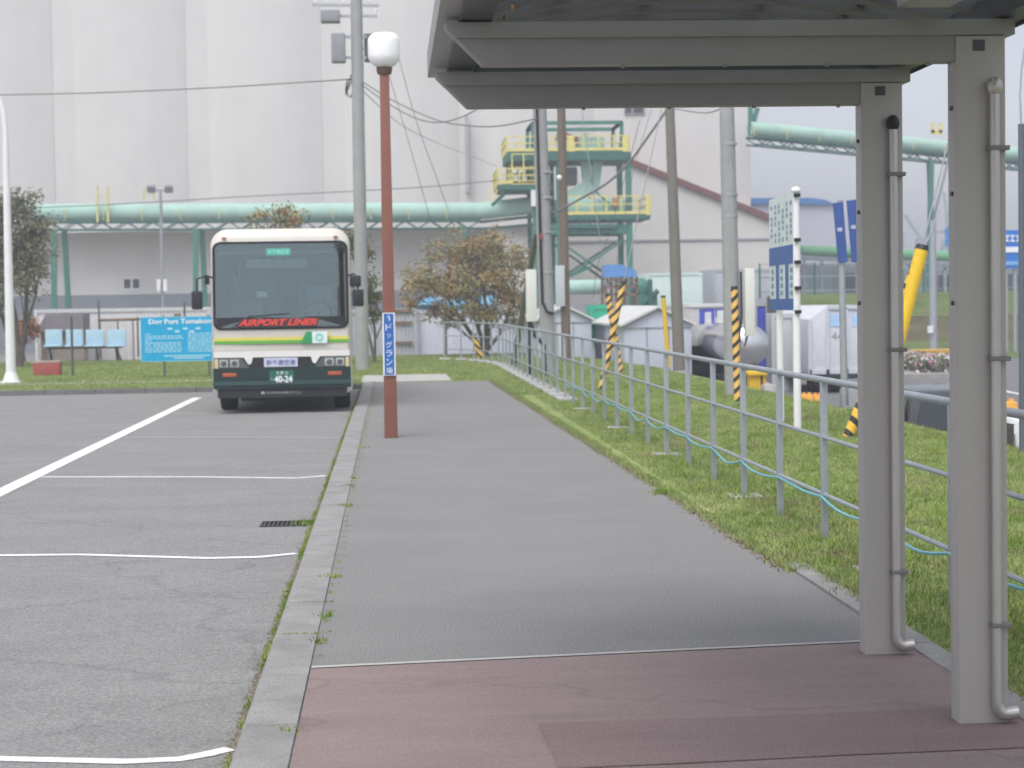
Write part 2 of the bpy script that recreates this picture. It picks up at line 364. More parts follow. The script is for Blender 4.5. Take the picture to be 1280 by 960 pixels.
def island(px0,px1,Y0,Y1,h=.16):
    a = P(px0,400,Y0).x; b = P(px1,400,Y0).x; c = P(px1,400,Y1).x; d = P(px0,400,Y1).x
    return [(a,Y0),(b,Y0),(c,Y1),(d,Y1)]
sheet('flower_bed_ground', island(1128,1196,67,84), YZ+.16, M('bed_soil',(.30,.29,.27),.95,var=.2), .16)

# grass blades
def inpoly(x, y, poly):
    c = np.zeros(len(x), bool); n = len(poly); j = n-1
    for i in range(n):
        xi, yi = poly[i]; xj, yj = poly[j]
        c ^= ((yi > y) != (yj > y)) & (x < (xj-xi)*(y-yi)/(yj-yi+1e-12)+xi); j = i
    return c
def blades(name, pts, h, wd, mat, z0=0.0):
    n = len(pts); x = pts[:,0]; y = pts[:,1]; a = rng.uniform(0,6.283,n); hh = h*rng.uniform(.5,1.25,n); ww = wd*rng.uniform(.7,1.3,n)
    lx = rng.normal(0,.45,n)*hh; ly = rng.normal(0,.45,n)*hh
    v = np.empty((n,3,3)); dx = np.cos(a)*ww/2; dy = np.sin(a)*ww/2
    v[:,0] = np.stack([x-dx,y-dy,np.full(n,z0)],1); v[:,1] = np.stack([x+dx,y+dy,np.full(n,z0)],1); v[:,2] = np.stack([x+lx,y+ly,z0+hh],1)
    me = bpy.data.meshes.new(name); me.vertices.add(3*n); me.vertices.foreach_set('co', v.ravel()); me.loops.add(3*n); me.loops.foreach_set('vertex_index', np.arange(3*n)); me.polygons.add(n); me.polygons.foreach_set('loop_start', np.arange(0,3*n,3))
    me.update(); me.materials.append(mat); o = bpy.data.objects.new(name, me); COL.objects.link(o); return o
def scatter(n, x0,x1,y0,y1, poly, power=1.0):
    x = rng.uniform(x0,x1,n); u = rng.uniform(0,1,n); y = y0*(y1/y0)**(u**power); k = inpoly(x,y,poly); return np.stack([x[k],y[k]],1)
lp = lawn_poly
tag(blades('lawn_grass', scatter(260000, 2.66,7.2,6.5,36,lp), .038, .008, bladem, .004), 'short green mown grass of the lawn beside the walkway', 'grass', kind='stuff')
fg_ = scatter(260000, -14,7,36,66,lp); fg_ = fg_[~((fg_[:,0]>-.7)&(fg_[:,0]<1.4)&(fg_[:,1]>43.2)&(fg_[:,1]<47.65))]; fg_ = fg_[~((fg_[:,0]<-.7)&(fg_[:,1]>45.6)&(fg_[:,1]<46.5)&(rng.uniform(0,1,len(fg_))<.7))]
tag(blades('far_lawn_grass', fg_, .035, .018, bladem, .004), 'mown grass at the far end of the walkway and behind the bus', 'grass', kind='stuff')
tf = scatter(900,2.8,7.2,6.5,40,lp); tp_ = np.concatenate([np.stack([rng.normal(a_,.05,26),rng.normal(b_,.05,26)],1) for a_,b_ in tf])
tag(blades('lawn_tufts', tp_, .075, .010, weedm, .004), 'longer brighter tufts scattered over the lawn by the railing', 'grass', kind='stuff')
tf = scatter(260,2.7,7.2,6.5,30,lp); tp_ = np.concatenate([np.stack([rng.normal(a_,.10,60),rng.normal(b_,.13,60)],1) for a_,b_ in tf])
tag(blades('dead_grass', tp_, .05, .011, drym, .004), 'dry straw-coloured patches in the lawn by the railing', 'dead grass', kind='stuff')
# ragged grass overhanging the walkway edge
yy = rng.uniform(10.5,43,14000); ex = 2.59-(np.clip(yy-12,0,99))*.30/31.2 + np.where(yy<12,.14,0); xx = ex + rng.normal(.02,.035,14000) - .03*np.maximum(0,np.sin(yy*2.1)+np.sin(yy*5.3)-.6)
tag(blades('verge_grass', np.stack([xx,yy],1), .04, .010, bladem, .0), 'ragged grass creeping over the right edge of the asphalt walkway', 'grass', kind='stuff')
xx = ex + rng.normal(-.05,.03,14000)
tag(blades('dry_verge', np.stack([xx,yy],1)[:5000], .012, .02, drym, .001), 'dry yellowed moss along the right edge of the walkway', 'dead grass', kind='stuff')
# gutter weeds: clumps along the kerb foot, and in the joints
def clumps(cs, per, sx, sy):
    out = []
    for (x,y,k) in cs:
        n = int(per*k); out.append(np.stack([rng.normal(x,sx,n), rng.normal(y,sy*k,n)],1))
    return np.concatenate(out)
cs = []
y = 6.6
while y < 41: 
    if math.sin(y*1.3)+math.sin(y*3.1+1)+random.uniform(-.8,.8) > -.5: cs.append((-.69+random.uniform(-.01,.01), y, random.uniform(.4,1.2)))
    y += random.uniform(.12,.3)
tag(blades('gutter_weeds', clumps(cs,60,.012,.09), .028, .007, weedm, -.08), 'green weeds growing in the gutter at the foot of the long kerb', 'weeds', kind='stuff')
tag(blades('gutter_litter', clumps([(-.695,yy_,1) for yy_ in np.arange(6.6,41,.12)],40,.016,.08), .005, .016, drym, -.079), 'brown dead moss and dirt lying along the foot of the kerb', 'litter', kind='stuff')
js = [G(a,b) for a,b in [(395,803),(413,722),(436,608),(440,598),(432,633),(466,478),(452,560),(405,771),(360,915)]]
tag(blades('joint_weeds', clumps([(p.x,p.y,random.uniform(.5,1)) for p in js],60,.03,.05), .03, .009, weedm, .0), 'small weeds rooted in the joint between kerb and walkway', 'weeds', kind='stuff')
tag(blades('joint_moss', clumps([(-.53+random.uniform(-.1,.1),10.15,.3) for _ in range(8)]+[(-.39,yy_,.3) for yy_ in np.arange(9.5,40,.35)],40,.02,.06), .012, .008, weedm, .008), 'thin green moss in the kerb joints', 'moss', kind='stuff')
def weed(loc, k, label):
    pts = np.stack([rng.normal(loc.x,.05*k,int(170*k)), rng.normal(loc.y,.09*k,int(170*k))],1)
    tag(blades('weed_tuft', pts, .05*k, .011, weedm, loc.z), label, 'weed')
weed(G(832,617), 1.1, 'isolated green weed tuft on the right edge of the walkway')
weed(G(383,655,-.08), .8, 'green weed tuft at the kerb end of the drain grate')

# ------------------------------------------------------------------ drain
a = G(326,656,-.08); dr = thing('drain_grate', 'dark iron drain grate in the car park beside the kerb', 'drain', (a.x,a.y,-.08))
mb = MB(); mb.box(a.x,-.74,a.y-.19,a.y-.17,-.079,-.070).box(a.x,-.74,a.y+.17,a.y+.19,-.079,-.070).box(a.x,a.x+.015,a.y-.17,a.y+.17,-.079,-.070); mb.build('frame', M('iron',(.07,.068,.065),.8,var=.2), dr)
mb = MB(); mb.box(a.x+.015,-.74,a.y-.168,a.y+.168,-.0795,-.078); mb.build('pit', M('pit_dark',(.01,.01,.01),1,var=0), dr)
mb = MB(); x = a.x+.03
while x < -.75: mb.box(x,x+.014,a.y-.17,a.y+.17,-.0775,-.068); x += .037
mb.build('bars', MATS['iron'], dr)

# ------------------------------------------------------------------ canopy
cn = thing('walkway_canopy', 'grey steel canopy with arched translucent roof above the red paving', 'canopy', (1.4,7,0))
XL, XR = .24, 2.66; XP0, XP1 = 2.322, 2.528
def zroof(x, base=2.95, rise=.20):
    t = (x-XL)/(XR-XL)*2-1; return base + rise*(1-t*t)
for Y in (4.5, 7.64, 9.19):
    mb = MB()
    zb = 2.738 if Y < 9 else 2.728
    mb.prism([(XL+.15,zb),(XP0+.02,zb),(XP0+.02,zb+.105),(XL+.045,zb+.105)], 'y', Y-.04, Y+.06)
    mb.prism([(XL+.045,zb+.105),(XP1+.04,zb+.105),(XP1+.04,zb+.17),(XL,zb+.17),(XL,zb+.15)], 'y', Y-.055, Y+.075)
    for k in range(1,5): mb.cyl((XL+.3+k*.42,Y,zb-.012),(XL+.3+k*.42,Y,zb+.002),.010,n=8)
    mb.build('beam', taupe_d, cn, bevel=.004)
    mb = MB(); mb.box(XP0,XP1,Y-.05,Y+.07,.004,zb+.102); 
    ps = mb.build('post', taupe, cn, bevel=.006)
    for zz in (2.55,2.2,1.75): MB().cyl((XP0-.010,Y,zz),(XP0+.004,Y,zz),.010,n=8).build('bolt', gutter_m, ps)
    mb = MB(); xp = XP1-.055; yp = Y-.05-.026
    mb.tube([(xp,yp,2.60),(xp,yp,.10),(xp+.004,yp,.075),(xp+.018,yp,.055),(xp+.04,yp,.050),(xp+.085,yp,.055)], [.021,.022,.026,.028,.029,.029], 12)
    dp = mb.build('downpipe', pipe_m, cn)
    mb = MB(); mb.ball((xp,yp,2.63),.034,.034,.04); mb.build('pipe_head', black_m if Y>9 else pipe_m, dp)
    for zz in (2.38,1.52,.42): mb = MB(); mb.box(xp-.028,XP1+.002,yp-.024,yp+.026,zz-.010,zz+.010); mb.build('pipe_clip', M('clip_taupe',(.20,.19,.185),.5,var=.1), dp, bevel=.003)
    # knee plate under the beam
    mb = MB(); mb.box(XP0+.07,XP0+.12,Y-.053,Y-.045,zb+.04,zb+.085); mb.build('bracket', gutter_m, ps)
Y0, Y1 = 3.6, 9.62
mb = MB(); mb.prism([(XL-.03,2.93),(XL+.10,2.93),(XL+.10,2.945),(XL+.045,2.95),(XL+.02,3.03),(XL-.03,3.06)],'y',Y0,Y1); mb.build('fascia', M('fascia_metal',(.34,.34,.33),.5,var=.08,metal=.2), cn, bevel=.004)
mb = MB(); mb.prism([(XL+.06,2.915),(XL+.19,2.915),(XL+.21,3.0),(XL+.05,3.0)],'y',Y0,Y1-.02); mb.prism([(XR-.16,2.915),(XR-.03,2.915),(XR-.02,3.01),(XR-.18,3.01)],'y',Y0,Y1-.02); mb.build('gutter', gutter_m, cn, bevel=.004)
mb = MB(); mb.prism([(XR-.02,2.90),(XR+.04,2.95),(XR+.03,2.98),(XR-.02,3.0)],'y',Y0,Y1); mb.build('fascia', gutter_m, cn)
tm = bpy.data.materials.new('translucent_sheet'); tm.use_nodes = True; n = tm.node_tree; n.nodes.clear()
ou = n.nodes.new('ShaderNodeOutputMaterial'); m1 = n.nodes.new('ShaderNodeMixShader'); d1 = n.nodes.new('ShaderNodeBsdfGlossy'); t1 = n.nodes.new('ShaderNodeBsdfTranslucent'); t1.inputs[0].default_value = (.80,.86,.88,1); d1.inputs[0].default_value=(.3,.33,.35,1); d1.inputs['Roughness'].default_value=.4; m1.inputs[0].default_value=.2
n.links.new(t1.outputs[0], m1.inputs[1]); n.links.new(d1.outputs[0], m1.inputs[2]); n.links.new(m1.outputs[0], ou.inputs[0])
xs = [XL+.05+(XR-XL-.1)*i/24 for i in range(25)]
mb = MB(); vs = [(x,Y0,zroof(x)+.045) for x in xs]+[(x,Y1,zroof(x)+.045) for x in xs]; mb.add(vs,[(i,i+1,i+26,i+25) for i in range(24)])
o = mb.build('roof_sheet', tm, cn); so_ = o.modifiers.new('s','SOLIDIFY'); so_.thickness = .006
y = Y0+.05
while y < Y1:
    mb = MB(); vs = []
    for x in xs: z = zroof(x); vs += [(x,y-.045,z-.02),(x,y+.045,z-.02),(x,y+.045,z+.042),(x,y-.045,z+.042)]
    fs = []
    for i in range(24):
        for k in range(4): fs.append((4*i+k,4*i+(k+1)%4,4*i+4+(k+1)%4,4*i+4+k))
    mb.add(vs,fs); mb.build('roof_rib', M('rib_brown_grey',(.17,.165,.16),.6,var=.08), cn); y += .285
for xq in (.75,1.2,1.75,2.15):
    mb = MB(); z = zroof(xq); mb.box(xq-.018,xq+.018,Y0,Y1-.02,z+.012,z+.043); mb.build('purlin', gutter_m, cn)
mb = MB(); mb.box(XL+.06,XR-.05,Y1-.05,Y1-.02,2.875,3.0); mb.build('end_trim', M('end_trim_grey',(.12,.135,.135),.5,var=.05), cn, bevel=.004)
# clutter in the gutter corner: cable, brass fittings, lamp
mb = MB(); mb.tube([(XL+.04,8.9,2.96),(XL+.12,8.6,2.93),(XL+.2,8.5,2.955),(XL+.3,8.3,2.95)],.010,8); mb.tube([(XL+.02,8.7,2.985),(XL+.12,8.5,2.97),(XL+.24,8.4,2.97)],.009,8); mb.build('cable', black_m, cn)
mb = MB(); mb.ball((XL+.27,7.6,2.965),.011,.011,.013); mb.ball((XL+.245,7.65,2.935),.009,.009,.011); mb.build('brass_fitting', M('brass',(.5,.28,.12),.4,metal=.6,var=.1), cn)
mb = MB(); mb.box(2.08,2.30,6.9,7.6,2.955,3.0); mb.build('lamp_housing', M('lamp_housing',(.42,.43,.42),.4,var=.05), cn, bevel=.01)

# ------------------------------------------------------------------ lamp post with dog-run sign
b = G(489,547); lp_ = thing('lamp_post', 'square brown lamp post with frosted white globe and blue sign strip', 'street lamp', (b.x,b.y,0))
top = P(482.5,90,b.y)
mb = MB(); mb.add([(b.x+sx*.09,b.y+sy*.09,0) for sx,sy in ((-1,-1),(1,-1),(1,1),(-1,1))]+[(b.x+sx*.062,b.y+sy*.062,top.z) for sx,sy in ((-1,-1),(1,-1),(1,1),(-1,1))],[(0,1,2,3),(4,7,6,5),(0,4,5,1),(1,5,6,2),(2,6,7,3),(3,7,4,0)])
mb.build('pole', brownp, lp_, bevel=.012)
mb = MB(); mb.lathe((b.x,b.y,top.z),[(.0,-.03),(.09,-.03),(.105,.02),(.105,.07),(.07,.09),(0,.09)],20); mb.build('collar', M('collar_brown',(.12,.075,.06),.5,var=.1), lp_)
mb = MB(); mb.lathe((b.x,b.y,top.z+.06),[(0,0),(.10,.0),(.17,.05),(.205,.11),(.213,.16),(.213,.34),(.205,.39),(.17,.43),(.13,.452),(.0,.455)],28); mb.build('globe', globe_m, lp_)
s0 = P(482,391,b.y); s1 = P(494,469,b.y)
zc = (s0.z+s1.z)/2; hh = s0.z-s1.z
mb = MB(); mb.box(b.x-.088,b.x+.078,b.y-.112,b.y-.094,zc-hh/2,zc+hh/2); sg = mb.build('sign_panel', wtext, lp_)
mb = MB(); mb.box(b.x-.070,b.x+.060,b.y-.118,b.y-.1125,zc-hh/2+.012,zc+hh/2-.012); sf = mb.build('sign_face', blueS, sg)
for i,ch in enumerate('↑ドッグラン場'):
    text('lettering', ch, wtext, sg, (b.x-.005,b.y-.121,zc+hh/2-.075-i*.116), .1, width=(.05 if ch in '↑ッ' else .085), height=(.095 if ch=='↑' else (.055 if ch=='ッ' else .085)), ext=.002)

# ------------------------------------------------------------------ railing
path = [(3.15,y) for y in np.arange(7.2,53.5,1.58)]
path = [(3.15, 15.14+1.58*k) for k in range(-5,25)] + [(3.1,54.4),(2.98,55.7),(2.8,57.0),(2.55,58.2),(2.2,59.3),(1.7,60.2)]
fn = thing('metal_railing', 'long galvanised three-rail railing running along the right of the walkway', 'railing', (3.15,7,0))
mb = MB(); mb.tube([(x,y,1.18) for x,y in path], .024, 10); mb.build('top_rail', railm, fn)
mb = MB(); mb.tube([(x,y,.76) for x,y in path], .016, 8); mb.build('middle_rail', railm, fn)
mb = MB(); mb.tube([(x,y,.34) for x,y in path], .016, 8); mb.build('bottom_rail', railm, fn)
proto = None
for i,(x,y) in enumerate(path):
    if proto is None:
        mb = MB(); mb.box(x-.026,x+.026,y-.014,y+.014,-.02,1.165); proto = mb.build('post', railm, fn, bevel=.003); p0 = (x,y)
    else:
        c = proto.copy(); COL.objects.link(c); c.parent = fn; c.location = (x-p0[0], y-p0[1], 0)
ftp = None
for i,(x,y) in enumerate(path):
    big = y > 33
    if not big and i % 3: continue
    mb = MB(); s = .15 if not big else .17; l = .17 if not big else .55
    mb.box(x-s,x+s,y-l,y+l,-.1,.02 if not big else .05); mb.build('footing', conc_light, fn, bevel=.01)
mb = MB(); pts = []
for k in range(-5,12):
    y = 15.14+1.58*k; 
    for t in range(6): pts.append((3.15+.01*math.sin(k*3+t)-.02, y+1.58*t/6, .325-.075*math.sin(math.pi*t/6)*(.6+.4*math.sin(k*1.7))))
mb.tube(pts, .011, 6); tag(mb.build('water_hose', M('hose_blue',(.16,.42,.50),.4,var=.1)), 'pale blue hose hanging in loops from the bottom rail of the railing', 'hose')

# ------------------------------------------------------------------ bus
BY = 32.9; BX = -1.90; HW = 1.215; RZ = -.08
bus = thing('coach_bus', 'cream coach with green and yellow stripe parked beside the kerb facing the camera', 'bus', (BX,BY,RZ))
cream = M('bus_cream', (.60,.575,.51), .35, var=.03, coat=.2); bgreen = M('bus_dark_green', (.012,.032,.030), .45, var=.08, coat=.05)
strY = M('stripe_yellow', (.68,.62,.12), .4, var=.03); strG = M('stripe_green', (.13,.42,.06), .4, var=.03)
def rr(hw, z0, z1, rt, rb, n=12):
    """rounded rectangle outline in x,z"""
    out = []
    for cx,cz,r,a0 in ((hw-rb,z0+rb,rb,-90),(hw-rt,z1-rt,rt,0),(-hw+rt,z1-rt,rt,90),(-hw+rb,z0+rb,rb,180)):
        for i in range(n+1): a = R(a0+90*i/n); out.append((cx+r*math.cos(a), cz+r*math.sin(a)))
        if a0 == -90: out += [(hw,1.75),(hw,2.70)]
        if a0 == 90: out += [(-hw,2.70),(-hw,1.75)]
    return out
def loft(mb, loops, close=False, skip=()):
    n = len(loops[0]); vs = [v for l in loops for v in l]; fs = []
    for i in range(len(loops)-1):
        for j in range(n):
            if (i,j) not in skip: fs.append((i*n+j,i*n+(j+1)%n,(i+1)*n+(j+1)%n,(i+1)*n+j))
    if close: fs.append(tuple(range((len(loops)-1)*n,len(loops)*n)))
    mb.add(vs,fs)
def lp3(o, y, bow=0.0, rake=0.0): return [(BX+x, y + bow*(x/HW)**2 + rake*max(0,z-1.3), z) for x,z in o]
BL = 8.1; zt = 3.15; zb = .26
mb = MB(); bow=.03; rk=.12
loops = [lp3(rr(HW-.05,zb,zt-.04,.2,.06),BY+BL), lp3(rr(HW,zb,zt,.30,.06),BY+BL-.08), lp3(rr(HW,zb,zt,.30,.06),BY+.45), lp3(rr(HW,zb,zt-.015,.30,.06),BY+.24,bow*.4,rk*.5),
   lp3(rr(HW-.02,zb,zt-.05,.29,.06),BY+.10,bow*.8,rk), lp3(rr(HW-.045,zb,zt-.11,.26,.06),BY+.04,bow,rk), lp3(rr(HW-.06,zb+.01,zt-.16,.23,.06),BY+.02,bow,rk),
   lp3(rr(1.155,1.40,2.90,.13,.13),BY+.015,bow,rk), lp3(rr(1.145,1.41,2.89,.12,.12),BY+.06,bow,rk)]
loft(mb, loops, skip=((1,13),(1,41))); mb.add(loops[0],[tuple(range(len(loops[0])))])
body = mb.build('body', cream, bus)
# windscreen with rubber surround and tinted glass
mb = MB(); loft(mb,[lp3(rr(1.175,1.385,2.92,.14,.14),BY+.012,bow,rk),lp3(rr(1.175,1.385,2.92,.14,.14),BY-.004,bow,rk),lp3(rr(1.135,1.42,2.885,.11,.11),BY-.004,bow,rk),lp3(rr(1.135,1.42,2.885,.11,.11),BY+.03,bow,rk)]); mb.build('window_seal', rubber, bus)
gm = bpy.data.materials.new('tinted_windscreen'); gm.use_nodes = True; n = gm.node_tree; n.nodes.clear(); ou = n.nodes.new('ShaderNodeOutputMaterial'); m1 = n.nodes.new('ShaderNodeMixShader'); t1 = n.nodes.new('ShaderNodeBsdfTransparent'); t1.inputs[0].default_value=(.46,.62,.61,1); g1 = n.nodes.new('ShaderNodeBsdfGlossy'); g1.inputs['Roughness'].default_value=.03; g1.inputs[0].default_value=(.78,.95,.93,1)
fr = n.nodes.new('ShaderNodeFresnel'); fr.inputs[0].default_value=1.5; ma = n.nodes.new('ShaderNodeMath'); ma.operation='MULTIPLY_ADD'; ma.inputs[1].default_value=1; ma.inputs[2].default_value=.15
n.links.new(fr.outputs[0],ma.inputs[0]); n.links.new(ma.outputs[0],m1.inputs[0]); n.links.new(t1.outputs[0],m1.inputs[1]); n.links.new(g1.outputs[0],m1.inputs[2]); n.links.new(m1.outputs[0],ou.inputs[0])
mb = MB(); gx = 16; gz = 12
vs = [(BX+x,BY+.012+bow*(x/HW)**2+rk*max(0,z-1.3),z) for z in [1.425+1.455*j/gz for j in range(gz+1)] for x in [-1.13+2.26*i/gx for i in range(gx+1)]]
mb.add(vs,[(j*(gx+1)+i,j*(gx+1)+i+1,(j+1)*(gx+1)+i+1,(j+1)*(gx+1)+i) for j in range(gz) for i in range(gx)])
mb.build('windscreen', gm, bus)
# cabin
seatm = M('bus_seat',(.24,.30,.36),.8,var=.15); dash = M('dashboard',(.055,.06,.065),.7,var=.1); intm = M('bus_interior',(.36,.38,.38),.8,var=.1)
mb = MB(); mb.box(BX-1.13,BX+1.13,BY+.12,BY+.65,1.30,1.52); mb.box(BX-1.14,BX+1.14,BY+.2,BY+7.9,.95,1.0); mb.build('dashboard', dash, bus, bevel=.03)
mb = MB(); mb.box(BX-1.14,BX+1.14,BY+.4,BY+7.9,2.72,2.76); mb.box(BX-1.14,BX+1.14,BY+7.85,BY+7.9,1,2.8); mb.box(BX-.95,BX-.4,BY+2.3,BY+2.34,1.0,2.35); mb.build('cabin_lining', intm, bus)
for sx in (-.78,-.32,.42,.86):
    for q in (2.4,4.0,5.6):
        if sx == .86 and q == 2.4: continue
        mb = MB(); mb.box(BX+sx-.2,BX+sx+.2,BY+q,BY+q+.12,1.35,2.02+.0*q); mb.box(BX+sx-.2,BX+sx+.2,BY+q-.4,BY+q,1.3,1.42); mb.box(BX+sx-.13,BX+sx+.13,BY+q-.005,BY+q+.125,2.0,2.2); mb.build('seat', seatm, bus, bevel=.03)
mb = MB(); mb.box(BX+.42,BX+.86,BY+1.25,BY+1.37,1.3,2.15); mb.build('seat', seatm, bus, bevel=.04)
mb = MB(); pts = [(BX+.64+.22*math.cos(a),BY+.72+.06*math.sin(a),1.66+.2*math.sin(a)) for a in [2*math.pi*k/16 for k in range(17)]]; mb.tube(pts,.015,6,False); mb.bar((BX+.64,BY+.72,1.66),(BX+.64,BY+.5,1.5),.05); mb.build('steering_wheel', rubber, bus)
mb = MB(); mb.box(BX-.25,BX+.18,BY+.26,BY+.34,2.68,2.80); ds = mb.build('destination_display', M('display_green',(.02,.45,.33),.4,var=.1,emit=.35), bus)
text('lettering', '新千歳空港', M('display_text',(.35,.9,.7),.4,var=0,emit=.5), ds, (BX-.035,BY+.255,2.74), .1, width=.36, height=.08)
mb = MB(); mb.box(BX-.6,BX+.45,BY+.5,BY+.53,2.46,2.62); mb.build('fare_board', M('board_cream',(.42,.42,.28),.7,var=.2,scale=12), bus)
mb = MB(); mb.box(BX-.42,BX-.25,BY+.30,BY+.33,1.95,2.05); mb.build('paper_notice', wtext, bus)
redt = M('liner_red',(.75,.07,.05),.5,var=0)
mb = MB(); mb.prism([(-.78,1.44),(.62,1.44),(.66,1.575),(-.66,1.575)],'y',0,.01); 
mb.v = [v+Vector((BX,BY-.006,0)) for v in mb.v]; nb = mb.build('name_board', M('board_back',(.10,.035,.035),.6,var=.1), bus)
text('lettering', 'AIRPORT LINER', redt, nb, (BX-.06,BY-.009,1.508), .15, shear=.35, width=1.36, height=.115, bold=.006)
# front face bands
mb = MB(); mb.box(BX-1.12,BX+1.12,BY+.05,BY+.06,1.42,1.60); mb.build('lower_mask', black_m, bus)
def band(name, x0,x1,z0,z1, mat, d, parent=bus, yb=0):
    mb = MB(); k = 10; vs = []; 
    for i in range(k+1):
        x = x0+(x1-x0)*i/k; y = BY+yb+bow*(x/HW)**2; vs += [(BX+x,y-d,z0),(BX+x,y-d,z1),(BX+x,y+.03,z1),(BX+x,y+.03,z0)]
    fs = [(4*i+a,4*i+(a+1)%4,4*i+4+(a+1)%4,4*i+4+a) for i in range(k) for a in range(4)]+[(0,1,2,3),(4*k+3,4*k+2,4*k+1,4*k)]
    mb.add(vs,fs); return mb.build(name, mat, parent)
band('yellow_stripe', -1.165,1.165,1.195,1.25, strY, .003-.018)
band('green_stripe', -1.165,1.165,1.14,1.193, strG, .003-.018)
for sx in (-1,1):
    for nm,z0,z1,mm in (('yellow_stripe',1.195,1.25,strY),('green_stripe',1.14,1.193,strG)):
        mb = MB(); x = BX+sx*HW; mb.box(min(x,x+sx*.004),max(x,x+sx*.004),BY+.46,BY+BL-.1,z0,z1); mb.build(nm,mm,bus)
mb = MB(); mb.prism([(.33,1.135),(.53,1.135),(.53,1.335),(.43,1.335)],'y',0,.01); mb.v=[v+Vector((BX,BY-.012,0)) for v in mb.v]; mb.build('emblem_green', M('emblem_green',(.03,.30,.10),.4,var=0), bus)
mb = MB(); mb.prism([(.53,1.135),(.79,1.135),(.79,1.335),(.53,1.335)],'y',0,.01); mb.v=[v+Vector((BX,BY-.010,0)) for v in mb.v]; mb.build('emblem_white', M('emblem_white',(.70,.82,.84),.4,var=.1,scale=20), bus)
mb = MB(); mb.prism([(.79,1.25),(.83,1.25),(.83,1.335),(.70,1.335),(.79,1.30)],'y',0,.01); mb.v=[v+Vector((BX,BY-.008,0)) for v in mb.v]; mb.build('emblem_yellow', strY, bus)
text('emblem_mark','◎',M('emblem_mark',(.25,.62,.45),.4,var=0),bus,(BX+.655,BY-.014,1.235),.12,width=.14,ext=.002)
band('crease', -1.17,1.17,1.02,1.035, M('crease_grey',(.50,.49,.45),.4,var=0), -.016)
band('white_lower_panel', -1.175,1.175,.905,1.015, M('bus_white',(.74,.73,.69),.3,var=0), .004)
for sx in (-1,1):
    mb = MB(); mb.prism([(sx*.66,.905),(sx*.50,.905),(sx*.53,.80),(sx*.58,.78)],'y',0,.03); mb.v=[v+Vector((BX,BY-.001,0)) for v in mb.v]; mb.build('panel_notch', MATS['bus_white'], bus)
band('front_lower', -1.18,1.18,.71,.903, bgreen, -.012)
band('bumper', -1.19,1.19,.36,.72, bgreen, .035)
band('bumper_ridge', -1.195,1.195,.425,.49, M('bumper_ridge',(.035,.075,.075),.35,var=.05), .06)
band('skirt', -1.12,1.12,.20,.37, black_m, -.01)
hl = M('headlight_glass',(.36,.37,.36),.12,var=.45,scale=14,spec=.7); amber = M('amber_lens',(.55,.30,.12),.25,var=.1); bez = M('lamp_bezel',(.10,.11,.11),.35,var=.1)
for sx in (-1,1):
    mb = MB(); mb.prism([(sx*1.17,.895),(sx*.70,.895),(sx*.56,.725),(sx*1.17,.71)],'y',0,.03); mb.v=[v+Vector((BX,BY+.075-.065,0)) for v in mb.v]; h = mb.build('headlight', bez, bus)
    for (xa,xb_,mm) in ((.74,.90,hl),(.93,1.08,hl)):
        mb = MB(); x0_,x1_ = sorted((sx*xa,sx*xb_)); mb.box(BX+x0_,BX+x1_,BY-.004,BY+.02,.735,.872); mb.build('lens', mm, h, bevel=.02)
        mb = MB(); mb.tube([(BX+(x0_+x1_)/2,BY-.008,.803),(BX+(x0_+x1_)/2,BY+.0,.803)],[.045,.055],16); mb.build('reflector', M('reflector_dark',(.16,.165,.17),.15,metal=.6,var=.2), h)
    mb = MB(); mb.box(BX+min(sx*1.10,sx*1.165),BX+max(sx*1.10,sx*1.165),BY+.0,BY+.04,.72,.885); mb.build('indicator', M('indicator_lens',(.62,.52,.30),.25,var=.1), h)
    mb = MB(); a_,b_ = sorted((sx*.79,sx*1.03)); mb.box(BX+a_,BX+b_,BY-.028,BY+.02,.575,.64); mb.build('fog_lamp', M('fog_orange',(.42,.10,.04),.4,var=.2), bus, bevel=.01)
    mb = MB(); x0_,x1_ = sorted((BX+sx*.40,BX+sx*.80))
    # roof marker lamps
    mb = MB(); mb.ball((BX+sx*.97,BY+.20,2.985),.045,.03,.022); mb.build('marker_lamp', M('marker_red',(.45,.16,.13),.3,var=0), bus)
mb = MB(); mb.box(BX-.47,BX+.43,BY-.004,BY+.02,.72,.895); mb.build('grille', black_m, bus)
mb = MB(); mb.box(BX-.31,BX+.27,BY-.02,BY-.006,.735,.89); pq = mb.build('name_plate', M('plate_lilac',(.58,.60,.72),.4,var=.05), bus)
text('lettering','新千歳空港',M('plate_ink',(.10,.13,.32),.5,var=0),pq,(BX-.02,BY-.023,.812),.11,width=.50,height=.10)
mb = MB(); mb.box(BX-.22,BX+.20,BY-.052,BY-.037,.44,.67); npl = mb.build('number_plate', M('plate_green',(.02,.14,.09),.4,var=0), bus)
text('lettering','40-24',wtext,npl,(BX+.02,BY-.056,.52),.14,width=.31,height=.12,bold=.004)
text('lettering','札幌 22',wtext,npl,(BX,BY-.056,.63),.06,width=.2,height=.05)
text('lettering','い',wtext,npl,(BX-.18,BY-.056,.52),.05,width=.035)
text('lettering','■ DONANBUS Co.',M('skirt_letter',(.40,.42,.42),.5,var=0),bus,(BX-.02,BY+.008,.285),.07,width=.70,height=.045)
